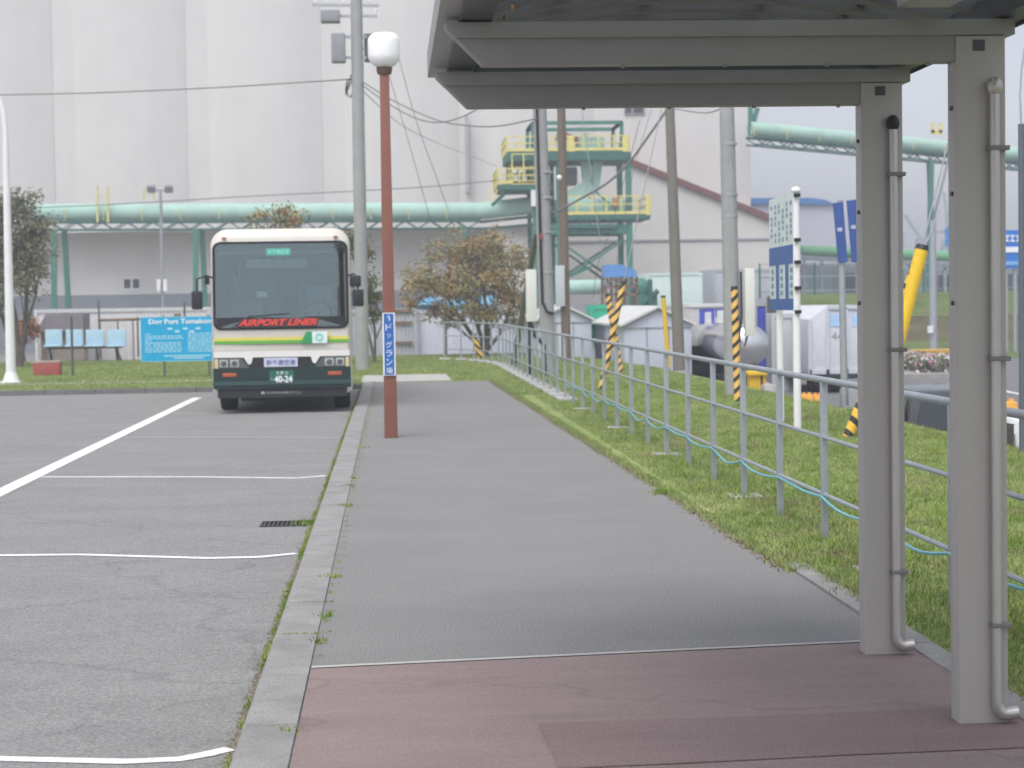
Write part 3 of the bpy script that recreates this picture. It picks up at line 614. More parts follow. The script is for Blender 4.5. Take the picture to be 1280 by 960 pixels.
# mirrors
for (sx,dat) in ((-1,[(-1.42,1.91,.095,.16)]),(1,[(1.34,1.91,.10,.15),(1.30,2.20,.10,.10)])):
    for (mx_,mz,hx,hz) in dat:
        mb = MB(); mb.box(BX+mx_-hx,BX+mx_+hx,BY-.28,BY-.18,mz-hz,mz+hz); mi = mb.build('mirror', black_m, bus, bevel=.035)
    mb = MB(); mb.tube([(BX+sx*1.17,BY+.2,2.3),(BX+sx*1.27,BY-.05,2.33),(BX+dat[0][0],BY-.22,2.27),(BX+dat[0][0],BY-.23,1.95)],.017,8); mb.build('mirror_arm', black_m, bus)
mb = MB(); mb.box(BX-1.30,BX-1.22,BY-.02,BY+.08,2.18,2.33); mb.build('mirror', black_m, bus, bevel=.02)
# wipers
for pts in ([(-.85,1.43),(-.55,1.62),(.15,1.66)],[(.98,1.50),(1.0,1.75),(1.0,2.10)],[(.25,1.43),(.1,1.57),(-.35,1.60)]):
    mb = MB(); mb.tube([(BX+x,BY-.02+bow*(x/HW)**2+rk*(z-1.3),z) for x,z in pts],.010,6); mb.build('wiper', black_m, bus)
# side windows, wheels
for sx in (-1,1):
    for k in range(5):
        y0 = BY+.75+k*1.42; x = BX+sx*HW; mb = MB(); mb.box(min(x,x+sx*.006),max(x,x+sx*.006),y0,y0+1.34,1.75,2.70); mb.build('side_window', gm, bus)
        mb = MB(); mb.box(min(x,x-sx*.06),max(x,x-sx*.06)-.002,y0+1.34,y0+1.42,1.74,2.71); mb.build('window_pillar', black_m, bus)
    for yw in (BY+1.65, BY+6.1):
        xo = BX+sx*(HW-.045); xi = BX+sx*(HW-.34); mb = MB(); mb.tube([(xi,yw,RZ+.47),(xi+sx*.02,yw,RZ+.47),(xo-sx*.03,yw,RZ+.47),(xo,yw,RZ+.47)],[.42,.47,.47,.44],28); wh = mb.build('wheel', rubber, bus)
        mb = MB(); mb.cyl((xo-sx*.02,yw,RZ+.47),(xo+sx*.012,yw,RZ+.47),.27,.22,20); mb.build('rim', galv, wh)
        # wheel arch shadow gap
mb = MB(); mb.box(BX-.75,BX+.75,BY+.6,BY+7.6,.12,.30); mb.box(BX-1.0,BX+1.0,BY+1.55,BY+1.75,.28,.42); mb.build('chassis', black_m, bus)

bus.rotation_euler.z = R(1.3)
# ------------------------------------------------------------------ poles and wires
def pole(name, label, cat, pxb, pyb, pxt, pyt, rb, rt, mat, Y=None, extra=None, zb=0, over=0):
    b = G(pxb,pyb,zb) if Y is None else Vector((P(pxb,pyb,Y).x, Y, zb)); t = P(pxt,pyt,b.y); d = (t-b); t = b + d*(1+over)
    th = thing(name, label, cat, b); mb = MB(); mb.cyl(b, t, rb, rt, 16); mb.build('pole', mat, th)
    return th, b, t
# pole behind the bus with transformers
th, b, t = pole('utility_pole','concrete utility pole behind the bus carrying grey transformer boxes','utility pole',453,452,444.5,-60,.19,.155,polec,Y=52)
k = 2350/52
def pp(px,py,Y=52): return P(px,py,Y)
def boxpx(name, x0,y0,x1,y1,Y,d,mat,parent,bevel=.02):
    a = P(x0,y0,Y); c = P(x1,y1,Y); mb = MB(); mb.box(a.x,c.x,Y-d/2,Y+d/2,c.z,a.z); return mb.build(name,mat,parent,bevel=bevel)
boxpx('transformer_box',414,43,432,78,52.0,.5,M('trafo_grey',(.27,.28,.30),.6,var=.15),th)
boxpx('transformer_box',455,43,468,77,52.3,.4,M('trafo_dark',(.13,.15,.16),.6,var=.15),th)
boxpx('switch_box',401,14,425,28,52,.5,MATS['trafo_grey'],th)
mb = MB()
for (a,c) in (((390,6),(474,7)),((424,20),(472,20)),((430,46),(458,46)),((430,72),(458,72))): mb.bar(pp(*a),pp(*c),.07)
mb.build('crossarm', galv, th)
for x,y in ((395,2),(408,2),(430,2),(462,2),(470,16)): a = pp(x,y); MB().lathe(a,[(.0,-.02),(.05,0),(.03,.05),(.05,.08),(.02,.15),(0,.16)],8).build('insulator', whitep, th)
mb = MB()
for s in (0,1,2):
    mb.tube([pp(452+s,60),pp(454-s*3,85),pp(448-s*5,95),pp(434+s*3,100),pp(432,112+s*3),pp(438,122),pp(445,108)],.018,6)
mb.build('cable_bundle', black_m, th)
# pole at the railing with conduit, brace and boxes
th, b, t = pole('utility_pole','pale concrete utility pole with black conduit beside the far railing','utility pole',686,468,672,60,.19,.165,polec)
YA = b.y
mb = MB(); mb.tube([P(669,60,YA-.2),P(674,250,YA-.2),P(677,350,YA-.2),P(678,378,YA-.2),P(684,390,YA-.25),P(692,392,YA-.2)],.035,8); mb.build('conduit', black_m, th)
mb = MB(); mb.bar(P(681,285,YA-.17),P(686,285,YA-.17),.09); 
mb2 = MB(); mb2.cyl(P(676,292,YA-.19)+Vector((0,0,0)),P(676,299,YA-.19),.05,n=8); mb2.build('red_tag', redm, th)
for yy_ in (215,247,290,340,377): a=P(680+yy_*.006,yy_,YA); MB().cyl(a-Vector((0,0,.03)),a+Vector((0,0,.03)),.192,n=14).build('strap', galv, th)
mb = MB(); q = G(612,441); mb.cyl(P(671,290,YA+.3),Vector((q.x,YA+8,0)),.075,.09,8); mb.build('brace_strut', M('strut_grey',(.17,.165,.155),.8,var=.1), th)
# cabinet on its own dark stand
b2 = Vector((P(663,440,YA-1.2).x,YA-1.2,0)); cb = thing('equipment_cabinet','tall narrow white cabinet on a black stand left of the pale pole','cabinet',b2)
boxpx('cabinet_body',657,337,671,402,YA-1.2,.22,M('cabinet_white',(.68,.69,.64),.5,var=.04),cb)
mb = MB(); mb.bar(b2,b2+Vector((0,0,1.35)),.10); mb.tube([b2+Vector((0,0,1.35)),b2+Vector((.1,0,1.0)),b2+Vector((.33,0,.75)),b2+Vector((.36,.2,0))],.05,8); mb.build('stand', black_m, cb)
th, b, t = pole('utility_pole','brown wooden pole with grey meter box right of the pale pole','utility pole',708,444,700,60,.145,.12,polew,Y=56)
boxpx('meter_box',694,332,706,383,55.8,.25,M('meter_grey',(.50,.52,.56),.5,var=.05),th)
mb = MB(); a = P(699,222,55.7); mb.ball(a,.08,.08,.08); mb.build('insulator', whitep, th)
th, b, t = pole('utility_pole','slim weathered grey-brown pole in front of the white gabled shed','utility pole',849,463,835.5,90,.155,.115,M('grey_wood_pole',(.20,.185,.16),.85,var=.2,scale=4,stretch=(6,6,.6)))
th, b, t = pole('utility_pole','thick concrete utility pole with hanging cabinet left of the white sign','utility pole',917,494,906.5,50,.165,.13,polec)
YD = b.y
boxpx('cabinet',930,336,943,420,YD-.2,.2,MATS['cabinet_white'],th)
mb = MB(); mb.tube([P(926,340,YD-.15),P(927,395,YD-.15),P(924,425,YD-.2),P(931,432,YD-.2),P(934,420,YD-.2)],.022,8); mb.build('cable', black_m, th)
for yy_ in (180,243,270): a=P(909+yy_*.016-1,yy_,YD); MB().cyl(a-Vector((0,0,.025)),a+Vector((0,0,.025)),.155,n=14).build('strap', galv, th)

def wire(label, pts, r=.015, Ys=(52,52), name='overhead_cable', mat=None):
    n = len(pts); q = [P(x,y,Ys[0]+(Ys[1]-Ys[0])*i/(n-1)) for i,(x,y) in enumerate(pts)]
    sm=[]
    for i in range(n-1):
        a0,a1,a2,a3 = q[max(i-1,0)],q[i],q[i+1],q[min(i+2,n-1)]
        for k in range(6): t=k/6; sm.append(.5*((2*a1)+(a2-a0)*t+(2*a0-5*a1+4*a2-a3)*t*t+(3*a1-a0-3*a2+a3)*t**3))
    sm.append(q[-1]); q=sm
    mb = MB(); mb.tube(q, r, 6); return tag(mb.build(name, mat or M('cable_grey',(.17,.17,.175),.7,var=0)), label, 'cable')
wire('upper sagging cable from the pole behind the bus to the canopy side pole', [(450,100),(490,125),(540,148),(575,156),(620,158),(672,148)], .017, (52,46))
wire('short cable rising from low point up towards the canopy edge', [(450,104),(480,126),(515,146),(545,153),(575,147),(605,130),(640,95)], .017, (52,50))
wire('thin cable falling from the bus pole to the stair tower', [(448,108),(500,155),(545,178),(590,196),(622,208)], .012, (52,112))
wire('long thin cable crossing the silo wall left of the pole', [(-20,119),(120,116),(260,110),(360,104),(440,99)], .017, (60,52))
wire('thin level cable just above the mint conveyor', [(-20,262),(150,255),(300,246),(440,239),(540,233),(625,225)], .03, (110,110))
wire('left thin stay wire in front of the silo wall', [(498,70),(520,150),(545,220),(560,262)], .010, (56,60))
wire('right thin stay wire in front of the silo wall', [(470,40),(500,140),(520,210),(538,275)], .010, (56,60))
wire('thick black cable bundle sloping down left in front of the steel tower', [(850,112),(833,138),(805,178),(785,205),(760,228),(730,246),(700,262),(690,266)], .032, (50,52))
wire('thin wire falling beside the tower column', [(800,150),(765,280),(748,330),(741,372)], .008, (52,56))
wire('short drooping wire between the two right poles', [(835,134),(860,139),(885,141),(907,133)], .012, (46,35))
wire('thin wire slanting down right of the tower', [(815,135),(792,215),(770,330)], .008, (60,60))

def guard(label, top, base, Y, r, mat, z=.0, name='cable_guard', group=None, up=None):
    b = Vector((P(base[0],base[1],Y).x, Y, z)); t = P(top[0],top[1],Y); th = thing(name,label,'stay guard',b,group)
    mb = MB(); mb.cyl(b,t,r,r,12); mb.build('sleeve', mat, th)
    mb = MB(); d = (t-b).normalized(); mb.cyl(t,t+d*.06,r*1.08,r*.9,12); mb.build('cap', black_m, th)
    if up: mb = MB(); mb.tube([t,P(up[0],up[1],Y)],.010,6); mb.build('stay_wire', galv, th)
    return th
def gY(px,py): return G(px,py,0).y
guard('striped stay guard leaning right, lower end nearest the railing', (779,355), (751,487), gY(751,487), .062, ylbk2, up=(836,95))
guard('striped stay guard leaning left, crossing the other pair guard', (760,370), (776,470), gY(776,470)+2, .075, ylbk2, up=(722,100))
guard('upright striped stay guard beside the thick concrete pole', (918,362), (922,503), gY(922,503), .062, ylbk2, up=(913,200))
guard('thin plain orange stay guard in front of the gabled shed', (829,372), (836,470), 50, .06, yelb)
guard('bright plain yellow stay guard leaning right between canopy posts', (1152,312), (1092,553), 23, .082, yelb, up=(1187,170))
guard('striped stay guard half hidden behind the plain yellow one', (1141,345), (1060,552), 23.6, .07, ylbk, up=(1175,262))
guard('small striped stay guard at the foot of the autumn tree', (592,420), (601,442), 61, .10, ylbk)

# ------------------------------------------------------------------ signs on the lawn
b = G(997,537); sgn = thing('notice_sign','tall white-post notice board with blue lettering standing on the lawn, seen edge-on','sign',b)
t = P(993,238,b.y)
mb = MB(); mb.tube([b,(b.x,b.y,1.5),(t.x+.02,b.y,1.65),(t.x+.02,b.y,t.z)],[.052,.052,.048,.045],14); mb.ball((t.x+.02,b.y,t.z),.07,.07,.05); mb.build('post', whitep, sgn)
b2 = Vector((5.575,26.7,0)); mb = MB(); mb.tube([b2,b2+Vector((0,0,1.5)),b2+Vector((0,0,1.62)),b2+Vector((0,0,3.1))],.05,14); mb.build('post', whitep, sgn)
x0 = P(991,240,25.2).x; ztp = P(991,240,25.2).z; zbt = P(991,388,25.2).z
mb = MB(); mb.prism([(x0,25.15),(x0+.02,25.15),(x0+.11,27.25),(x0+.09,27.25)],'z',zbt,ztp); bd = mb.build('board', M('board_white',(.70,.76,.74),.4,var=.1,scale=2), sgn)
def onboard(name,u0,u1,v0,v1,mat,d=.006):
    """u along the board (0 near end, 1 far end), v up the board"""
    mb = MB(); ya=25.15+2.1*u0; yb=25.15+2.1*u1; xa=x0+.09*u0; xb=x0+.09*u1; za=zbt+(ztp-zbt)*v0; zb_=zbt+(ztp-zbt)*v1
    mb.prism([(xa-d,ya),(xa-.001,ya),(xb-.001,yb),(xb-d,yb)],'z',za,zb_); return mb.build(name,mat,bd)
bl2 = M('board_blue',(.05,.13,.36),.5,var=.15,scale=6)
onboard('blue_band',.0,1,.40,.56,bl2); onboard('blue_band',0,1,0,.10,bl2); onboard('blue_stripe',.22,.34,.1,.4,bl2); onboard('blue_stripe',.60,.72,.1,.4,bl2)
gl2 = M('board_letter',(.20,.34,.40),.5,var=.2,scale=9)
for i in range(6):
    for j in range(7):
        if (i*7+j)%5: onboard('printed_line',.08+i*.155,.14+i*.155,.60+j*.05,.635+j*.05,gl2)
for j in range(4):
    onboard('printed_line',.06,.16,.13+j*.065,.17+j*.065,gl2); onboard('printed_line',.44,.54,.13+j*.065,.17+j*.065,gl2); onboard('printed_line',.82,.92,.13+j*.065,.17+j*.065,gl2)
mb = MB()
for zz in (ztp-.05,ztp-.65,ztp-.95,zbt+.3,zbt-.02): mb.box(x0-.01,b.x+.05,b.y-.09,b.y-.05,zz-.025,zz+.025)
mb.build('clamp', black_m, sgn)
b = G(1056,507); sb = thing('banner_sign','grey pole carrying two narrow dark blue banner signs beyond the lawn','sign',b)
mb = MB(); mb.cyl(b,(P(1050,250,b.y).x,b.y,P(1050,250,b.y).z),.065,.05,14); mb.build('pole', galv, sb)
bban = M('banner_blue',(.045,.095,.30),.55,var=.12,scale=5)
for (x_,dx) in ((1041,0),(1058,0)):
    a = P(x_,254 if x_==1041 else 251,b.y-.08); c = P(x_+13,328,b.y-.08); mb = MB(); mb.add([(a.x,b.y-.09,a.z),(a.x+.17,b.y-.09,a.z+.02),(a.x+.235,b.y-.09,c.z),(a.x+.08,b.y-.09,c.z),(a.x,b.y-.07,a.z),(a.x+.17,b.y-.07,a.z+.02),(a.x+.235,b.y-.07,c.z),(a.x+.08,b.y-.07,c.z)],[(0,1,2,3),(7,6,5,4),(0,4,5,1),(1,5,6,2),(2,6,7,3),(3,7,4,0)]); bp = mb.build('banner', bban, sb)
    for q in range(3): mb = MB(); zc_ = a.z-.30-.17*q; mb.box(a.x+.075,a.x+.145,b.y-.096,b.y-.0905,zc_-.04,zc_+.04); 
    mb = MB(); mb.box(a.x+.07,a.x+.15,b.y-.096,b.y-.0905,a.z-.46,a.z-.40); mb.build('printed_mark', M('banner_mark',(.45,.50,.60),.5,var=.2,scale=20), bp)
# dark pole at the frame edge
b = G(1279,567); th = thing('street_pole','slim dark steel pole on the lawn right of the near canopy post','pole',b)
mb = MB(); mb.cyl(b,(P(1276.5,155,b.y).x,b.y,P(1276.5,155,b.y).z),.045,.035,14); mb.build('pole', M('dark_pole',(.11,.13,.16),.5,var=.1), th)
mb = MB(); mb.tube([P(1276.5,155,b.y),P(1275,120,b.y),P(1277,85,b.y),P(1281,60,b.y)],.012,8); mb.build('arm', galv, th)
# dog-run notice board
b = G(206,472); Yb = b.y; db = thing('dog_run_board','bright blue dog park notice board with white lettering left of the bus','notice board',b)
a = P(176,397,Yb); c = P(278,450,Yb)
mb = MB(); mb.box(a.x,c.x,Yb-.05,Yb-.02,c.z,a.z); bd = mb.build('board', cyanS, db)
mb = MB()
for x_ in (b.x,P(262,470,Yb).x): mb.cyl((x_,Yb,0),(x_,Yb,a.z+.05),.03,n=10)
mb.build('post', M('board_post',(.10,.13,.12),.6,var=.1), db)
mb = MB(); e=.012
mb.box(a.x-e,a.x,Yb-.052,Yb-.018,c.z-e,a.z+e).box(c.x,c.x+e,Yb-.052,Yb-.018,c.z-e,a.z+e).box(a.x,c.x,Yb-.052,Yb-.018,a.z,a.z+e).box(a.x,c.x,Yb-.052,Yb-.018,c.z-e,c.z); mb.build('frame', M('frame_pale',(.35,.60,.72),.5,var=0), bd)
W = c.x-a.x; H = a.z-c.z
text('lettering','Dog Port Tomakomai',wtext,bd,(a.x+W*.53,Yb-.056,a.z-H*.115),.2,width=W*.86,height=H*.15,bold=.004)
for (u0,v) in ((.33,.24),(.42,.30),(.52,.24),(.60,.31),(.68,.24)): mb = MB(); mb.box(a.x+W*u0,a.x+W*(u0+.06),Yb-.056,Yb-.0505,a.z-H*(v+.05),a.z-H*v); mb.build('paw_mark', ptext, bd)
for j in range(9):
    for (u0,u1) in ((.05,.14),(.15,.52),(.58,.92)):
        if u0==.15 and j in (0,3): continue
        mb = MB(); v = .37+j*.05; u = u0
        while u < u1-.02:
            l = random.uniform(.015,.05); mb.box(a.x+W*u,a.x+W*min(u+l,u1),Yb-.055,Yb-.0505,a.z-H*(v+.027),a.z-H*v); u += l+.012
        mb.build('printed_line', ptext, bd)
for j in range(2): mb = MB(); mb.box(a.x+W*(.28+.12*j),a.x+W*(.85-.08*j),Yb-.055,Yb-.0505,a.z-H*(.90+.05*j),a.z-H*(.872+.05*j)); mb.build('printed_line', ptext, bd)

# ------------------------------------------------------------------ far lawn furniture
b = G(14,479); wl = thing('street_lamp','white painted street lamp at the far left edge of the car park','street lamp',b)
t = P(6.5,160,b.y)
mb = MB(); mb.tube([b,b.lerp(t,.5),t,P(4,140,b.y),P(0,126,b.y),P(-8,114,b.y),P(-22,106,b.y),P(-40,104,b.y)],[.125,.10,.07,.065,.06,.055,.05,.05],14); mb.build('pole', whitep, wl)
mb = MB(); mb.box(b.x-.25,b.x+.25,b.y-.25,b.y+.25,0,.05); mb.lathe((b.x,b.y,.05),[(.2,0),(.13,.22),(0,.22)],14); mb.build('base_plate', whitep, wl)
h = P(-52,102,b.y); mb = MB(); mb.ball(h,.35,.14,.09); mb.build('lamp_head', galv, wl)
b = G(58,469.5); rb = thing('red_box','low red box with pale lid on the grass behind the far kerb','box',b)
mb = MB(); mb.box(b.x-.36,b.x+.36,b.y,b.y+.4,.0,.34); mb.build('body', redm, rb, bevel=.01)
mb = MB(); mb.box(b.x-.37,b.x+.37,b.y-.01,b.y+.41,.34,.40); mb.build('lid', M('lid_pale',(.42,.30,.27),.8,var=.1), rb, bevel=.01)
Yc = 65.6; b = Vector((P(108,447,Yc).x,Yc,0)); bn = thing('seat_row','row of four pale blue seats on a dark steel beam facing the camera','bench',b)
cols_ = M('seat_blue',(.42,.60,.72),.45,var=.08)
for (x0_,x1_) in ((56,78),(82,104),(107,130),(134,158)):
    a = P(x0_,412,Yc); c = P(x1_,432,Yc); mb = MB(); mb.box(a.x,c.x,Yc,Yc+.06,c.z,a.z); mb.box(a.x,c.x,Yc-.42,Yc+.02,c.z-.03,c.z+.03); mb.build('seat', cols_, bn, bevel=.03)
mb = MB(); a = P(60,435,Yc); c = P(154,434,Yc); mb.box(a.x,c.x,Yc-.25,Yc-.18,a.z-.04,a.z+.03)
for x_ in (64,122,146): q=P(x_,447,Yc).x; mb.bar((q,Yc-.2,a.z),(q,Yc+.15,0),.06); mb.bar((q,Yc-.2,a.z),(q+(.22 if x_==146 else 0),Yc-.5,0),.05)
mb.build('frame', black_m, bn)
for (x_,y0_,y1_,lab) in ((91,396,470,'thin dark post standing alone in front of the pale blue seats'),(125,375,447,'thin dark post behind the pale blue seats'),(173,396,446,'thin dark post just left of the blue board'),(232,378,446,'thin dark post rising behind the blue board'),(558,372,443,'thin dark post in front of the white container by the autumn tree')):
    b = G(x_,y1_); mb = MB(); tt = P(x_,y0_,b.y); th = MB().cyl(b,(b.x,b.y,tt.z),.035,.035,8).build('fence_post', M('thin_post',(.10,.10,.105),.6,var=.1)); tag(th,lab,'post','thin posts of the dog run')
mb = MB(); Yr = 68.5; a=P(122,400,Yr); c=P(222,397,Yr); mb.tube([a,P(140,400,Yr),P(170,399,Yr),c],.05,8); mb.box(c.x-.12,c.x+.12,Yr-.1,Yr+.1,c.z-.1,c.z+.14)
for x_ in (125,147,166,196,222): q=P(x_,400,Yr); mb.bar((q.x,Yr,q.z),(q.x,Yr,-1.2),.05)
tag(mb.build('rusty_framework', rust),'rusty pipe frame standing in front of the white container','frame')

# ------------------------------------------------------------------ containers, sheds, vehicles in the yard
def container(name,label,px0,px1,ztop,Y,depth,mat,cat='container',gable=0,zb=YZ,roof=None,group=None):
    a = P(px0,390,Y).x; c = P(px1,390,Y).x; cx=(a+c)/2; th = thing(name,label,cat,(cx,Y,zb),group)
    mb = MB(); hw=(c-a)/2
    prof = [(-hw,zb+.08),(hw,zb+.08),(hw,ztop-gable),(0 if gable else hw,ztop)]
    if gable: prof = [(-hw,zb+.05),(hw,zb+.05),(hw,ztop-gable),(0,ztop),(-hw,ztop-gable)]
    else: prof = [(-hw,zb+.05),(hw,zb+.05),(hw,ztop),(-hw,ztop)]
    mb.prism(prof,'y',Y,Y+depth); mb.v=[v+Vector((cx,0,0)) for v in mb.v]; mb.build('wall', mat, th, bevel=.01)
    if gable:
        for s in (-1,1):
            mb = MB(); o_=.12; sl_=gable/hw
            mb.prism([(s*(hw+o_),ztop-gable-sl_*o_+.02),(0,ztop+.02),(0,ztop+.09),(s*(hw+o_),ztop-gable-sl_*o_+.09)],'y',Y-.15,Y+depth+.1); mb.v=[v+Vector((cx,0,0)) for v in mb.v]; mb.build('roof', roof or shroof, th)
        mb = MB()
        for f in (-.33,.33): mb.box(cx+hw*f*1.0-.02,cx+hw*f+.02,Y-.012,Y,zb+.1,ztop-gable-.05)
        mb.box(cx-hw,cx+hw,Y-.012,Y,ztop-gable-.12,ztop-gable-.06); mb.build('trim', flatgrey, th)
    else:
        mb = MB(); 
        for s in (-1,1): mb.box(cx+s*hw-.06,cx+s*hw+.06,Y-.05,Y+.05,zb,ztop)
        mb.box(cx-hw,cx+hw,Y-.04,Y-.0,ztop-.14,ztop); mb.box(cx-hw,cx+hw,Y-.04,Y,zb,zb+.16); mb.build('frame', mat, th)
    return th,cx,hw
contm = ribbed(M('corrugated_white',(.62,.62,.62),.6,var=.08,scale=1.2),'X',2.2,.7)
contg = ribbed(M('corrugated_grey',(.42,.44,.46),.6,var=.1,scale=1.2),'X',2.2,.7)
contl = ribbed(M('corrugated_lilac',(.55,.57,.64),.6,var=.08,scale=1.2),'X',2.2,.5)
container('cargo_container','long white cargo container behind the pale blue seats',45,262,P(100,386,72).z,72,2.4,contm)
container('cargo_container','grey corrugated container with rusty hinges right of the bus',437,520,P(470,387,70).z,70,5.5,contg)
gc = [o for o in bpy.data.objects if o.get('label','').startswith('grey corrugated container')][0]
a = P(505,390,69.9)
for zz in (1.55,1.1,.35): MB().box(a.x-.35,a.x+.3,69.9,69.95,zz-.05,zz+.06).build('rusty_hinge', rust, gc)
container('cargo_container','lilac white container behind the autumn tree',522,642,P(600,386,70).z,70.2,6,contl)
# mauve hooded hut in front of the white container
th,cx,hw = container('hut','low tan hut with mauve roof behind the seats',52,102,P(75,412,70).z,70,1.2,M('hut_tan',(.30,.26,.22),.8,var=.15),cat='hut')
mb = MB(); a=P(46,415,69.8); c=P(104,392,69.8); mb.prism([(a.x,a.z),(c.x,a.z),(c.x,c.z),(a.x+.35,c.z)],'y',69.7,71.3); mb.build('roof', M('hut_roof',(.22,.20,.22),.8,var=.1), th)
mb = MB(); 
for k in range(9): mb.ball((P(33,415,70).x+random.uniform(-.4,.4),70+random.uniform(-.4,.4),random.uniform(-.9,.9)),.4,.4,.35,10,6)
# blue tarp over the lilac container
mb = MB()
for (x_,w_,h_) in ((545,.8,.30),(570,.65,.34),(608,.55,.36),(530,.35,.18)): q=P(x_,381,70.4); mb.ball((q.x,70.6,q.z),w_,.6,h_,12,6)
tag(mb.build('blue_tarp', M('tarp_pale_blue',(.15,.45,.72),.5,var=.25,scale=3)),'pale blue tarp bundled on the lilac container behind the tree','tarp')
container('gabled_shed','white gabled shed beside the brown wooden pole',672,739,P(705,384,60).z,60,7,lavw2,'shed',gable=.42)
container('gabled_shed','larger white gabled shed behind the striped stay guards',780,864,P(815,386,55).z,55,8,lavw2,'shed',gable=.48)
container('green_bin','green steel bin between the two gabled sheds',740,762,P(750,381,63).z,63,2,M('bin_green',(.03,.36,.22),.6,var=.1),'bin',zb=.2)
bpy.data.objects['green_bin'].location.z = .2
container('mint_container','pale mint container with green rim in front of the silo',811,877,P(840,341,100).z,100,4,M('mint_pale',(.60,.72,.68),.6,var=.06),'container')
container('grey_container','pale grey steel shed right of the thick concrete pole',893,968,P(930,336,104).z,104,5,M('grey_shed',(.42,.44,.47),.6,var=.06),'shed')
# equipment beside the tower
q = P(757,352,96); eq = thing('skid_hopper','rusty framed hopper under a blue cover beside the tower leg','machine',(P(775,370,96).x,96,YZ))
a=P(757,331,96); c=P(797,346,96); mb = MB(); mb.prism([(a.x,c.z),(c.x,c.z),(c.x-.1,c.z+.35),(a.x+.8,a.z),(a.x,a.z)],'y',96,98); mb.build('cover', bluetarp, eq)
mb = MB(); zz=P(760,350,96).z
for x_ in (758,770,782,796): mb.bar((P(x_,350,96).x,96,YZ),(P(x_,350,96).x,96,c.z),.12); mb.bar((P(x_,350,96).x,98,YZ),(P(x_,350,96).x,98,c.z),.12)
for y_ in (350,358,368): mb.bar(P(757,y_,96),P(797,y_,96),.12)
mb.build('frame', rust, eq)
mt = thing('teal_machine','teal pump machinery between hopper and mint container','machine',(P(805,370,98).x,98,YZ))
mb = MB(); a=P(795,350,98); c=P(822,380,98); mb.box(a.x,c.x,98,99.5,YZ,c.z+.5); mb.ball((P(803,352,98).x,98.5,P(803,352,98).z-.4),.5,.5,.6); mb.build('body', teal, mt, bevel=.05)
mb = MB(); mb.cyl((a.x+.2,97.8,1.5),(c.x,97.8,2.3),.14); mb.cyl((a.x+.7,97.7,0),(a.x+.7,97.7,2.9),.12); mb.build('pipes', teal_dark, mt)
mt = thing('mint_vessel','long mint pressure vessel low behind the wooden pole','machine',(P(720,370,98).x,98,YZ))
mb = MB(); a=P(708,352,98); c=P(756,358,98); mb.tube([(a.x-.3,98.6,a.z-.3),(a.x,98.6,a.z-.3),(c.x,98.6,a.z-.3),(c.x+.2,98.6,a.z-.3)],[.2,.38,.38,.2],14); mb.build('vessel', mint, mt)
mb = MB(); mb.box(a.x,c.x,98.2,99,YZ,a.z-1.2); mb.build('plinth', flatgrey, mt)

# truck with painted box
Yt=57; tk = thing('box_truck','truck with blue, white and green printed box body beside the tank','truck',(P(880,440,Yt).x,Yt,YZ))
a=P(862,384,Yt); c=P(912,444,Yt)
mb = MB(); mb.box(a.x,c.x,Yt,Yt+5,c.z+.3,a.z); mb.build('box_body', M('truck_grey',(.46,.46,.45),.6,var=.08), tk, bevel=.02)
a2=P(875,388,Yt)
pm = [('blue_panel',874,893,386,405,(.06,.08,.42)),('white_panel',881,889,390,404,(.62,.60,.62)),('blue_panel',894,908,386,396,(.07,.08,.40)),('pale_panel',880,910,404,418,(.48,.52,.46)),('green_panel',874,912,418,428,(.09,.33,.20)),('white_panel',896,908,388,404,(.60,.62,.60))]
for i,(nm,x0_,x1_,y0_,y1_,cc) in enumerate(pm):
    p0_=P(x0_,y0_,Yt); p1_=P(x1_,y1_,Yt); mb = MB(); d=.01+.004*i; mb.box(p0_.x,p1_.x,Yt-d,Yt-.001,p1_.z,p0_.z); mb.build(nm, M('truck_print_%d'%i,cc,.6,var=.15,scale=3), tk)
mb = MB(); e=P(862,384,Yt); mb.box(e.x-.03,P(912,384,Yt).x,Yt-.06,Yt+5,e.z,e.z+.1); mb.build('roof_rail', shroof, tk)
mb = MB(); mb.box(a.x+.1,c.x-.1,Yt+.2,Yt+5,YZ+.6,c.z+.3); mb.box(a.x,c.x,Yt,Yt+.1,YZ+.75,YZ+.95); mb.build('chassis', black_m, tk)
for s in (.25,c.x-a.x-.25):
    for yy_ in (1.0,4.0): mb = MB(); mb.cyl((a.x+s-.14,Yt+yy_,YZ+.45),(a.x+s+.14,Yt+yy_,YZ+.45),.45,n=18); mb.build('wheel', rubber, tk)
tg = thing('tank_truck','polished stainless tank trailer seen from its round end','tank truck',(P(938,450,52).x,52,YZ))
q=P(935,432,52); mb = MB(); mb.tube([(q.x,51.75,q.z),(q.x,51.85,q.z),(q.x,52.0,q.z),(q.x,57,q.z)],[.25,.5,.60,.60],26); mb.build('tank', chrome, tg)
mb = MB(); mb.box(q.x-.45,q.x+.45,52.3,57,YZ+.55,YZ+.8); mb.box(q.x-.5,q.x+.5,52.0,52.1,YZ+.5,YZ+.7); mb.bar((q.x,52.6,YZ+.6),(q.x,52.6,q.z-.5),.5); mb.build('chassis', black_m, tg)
for s in (-.48,.48): mb = MB(); mb.cyl((q.x+s-.12,53,YZ+.42),(q.x+s+.12,53,YZ+.42),.42,n=18); mb.build('wheel', rubber, tg)
mb = MB(); mb.cyl((q.x-.1,52.3,q.z+.55),(q.x-.1,52.3,q.z+.72),.2,n=14); mb.build('hatch', galv, tg)
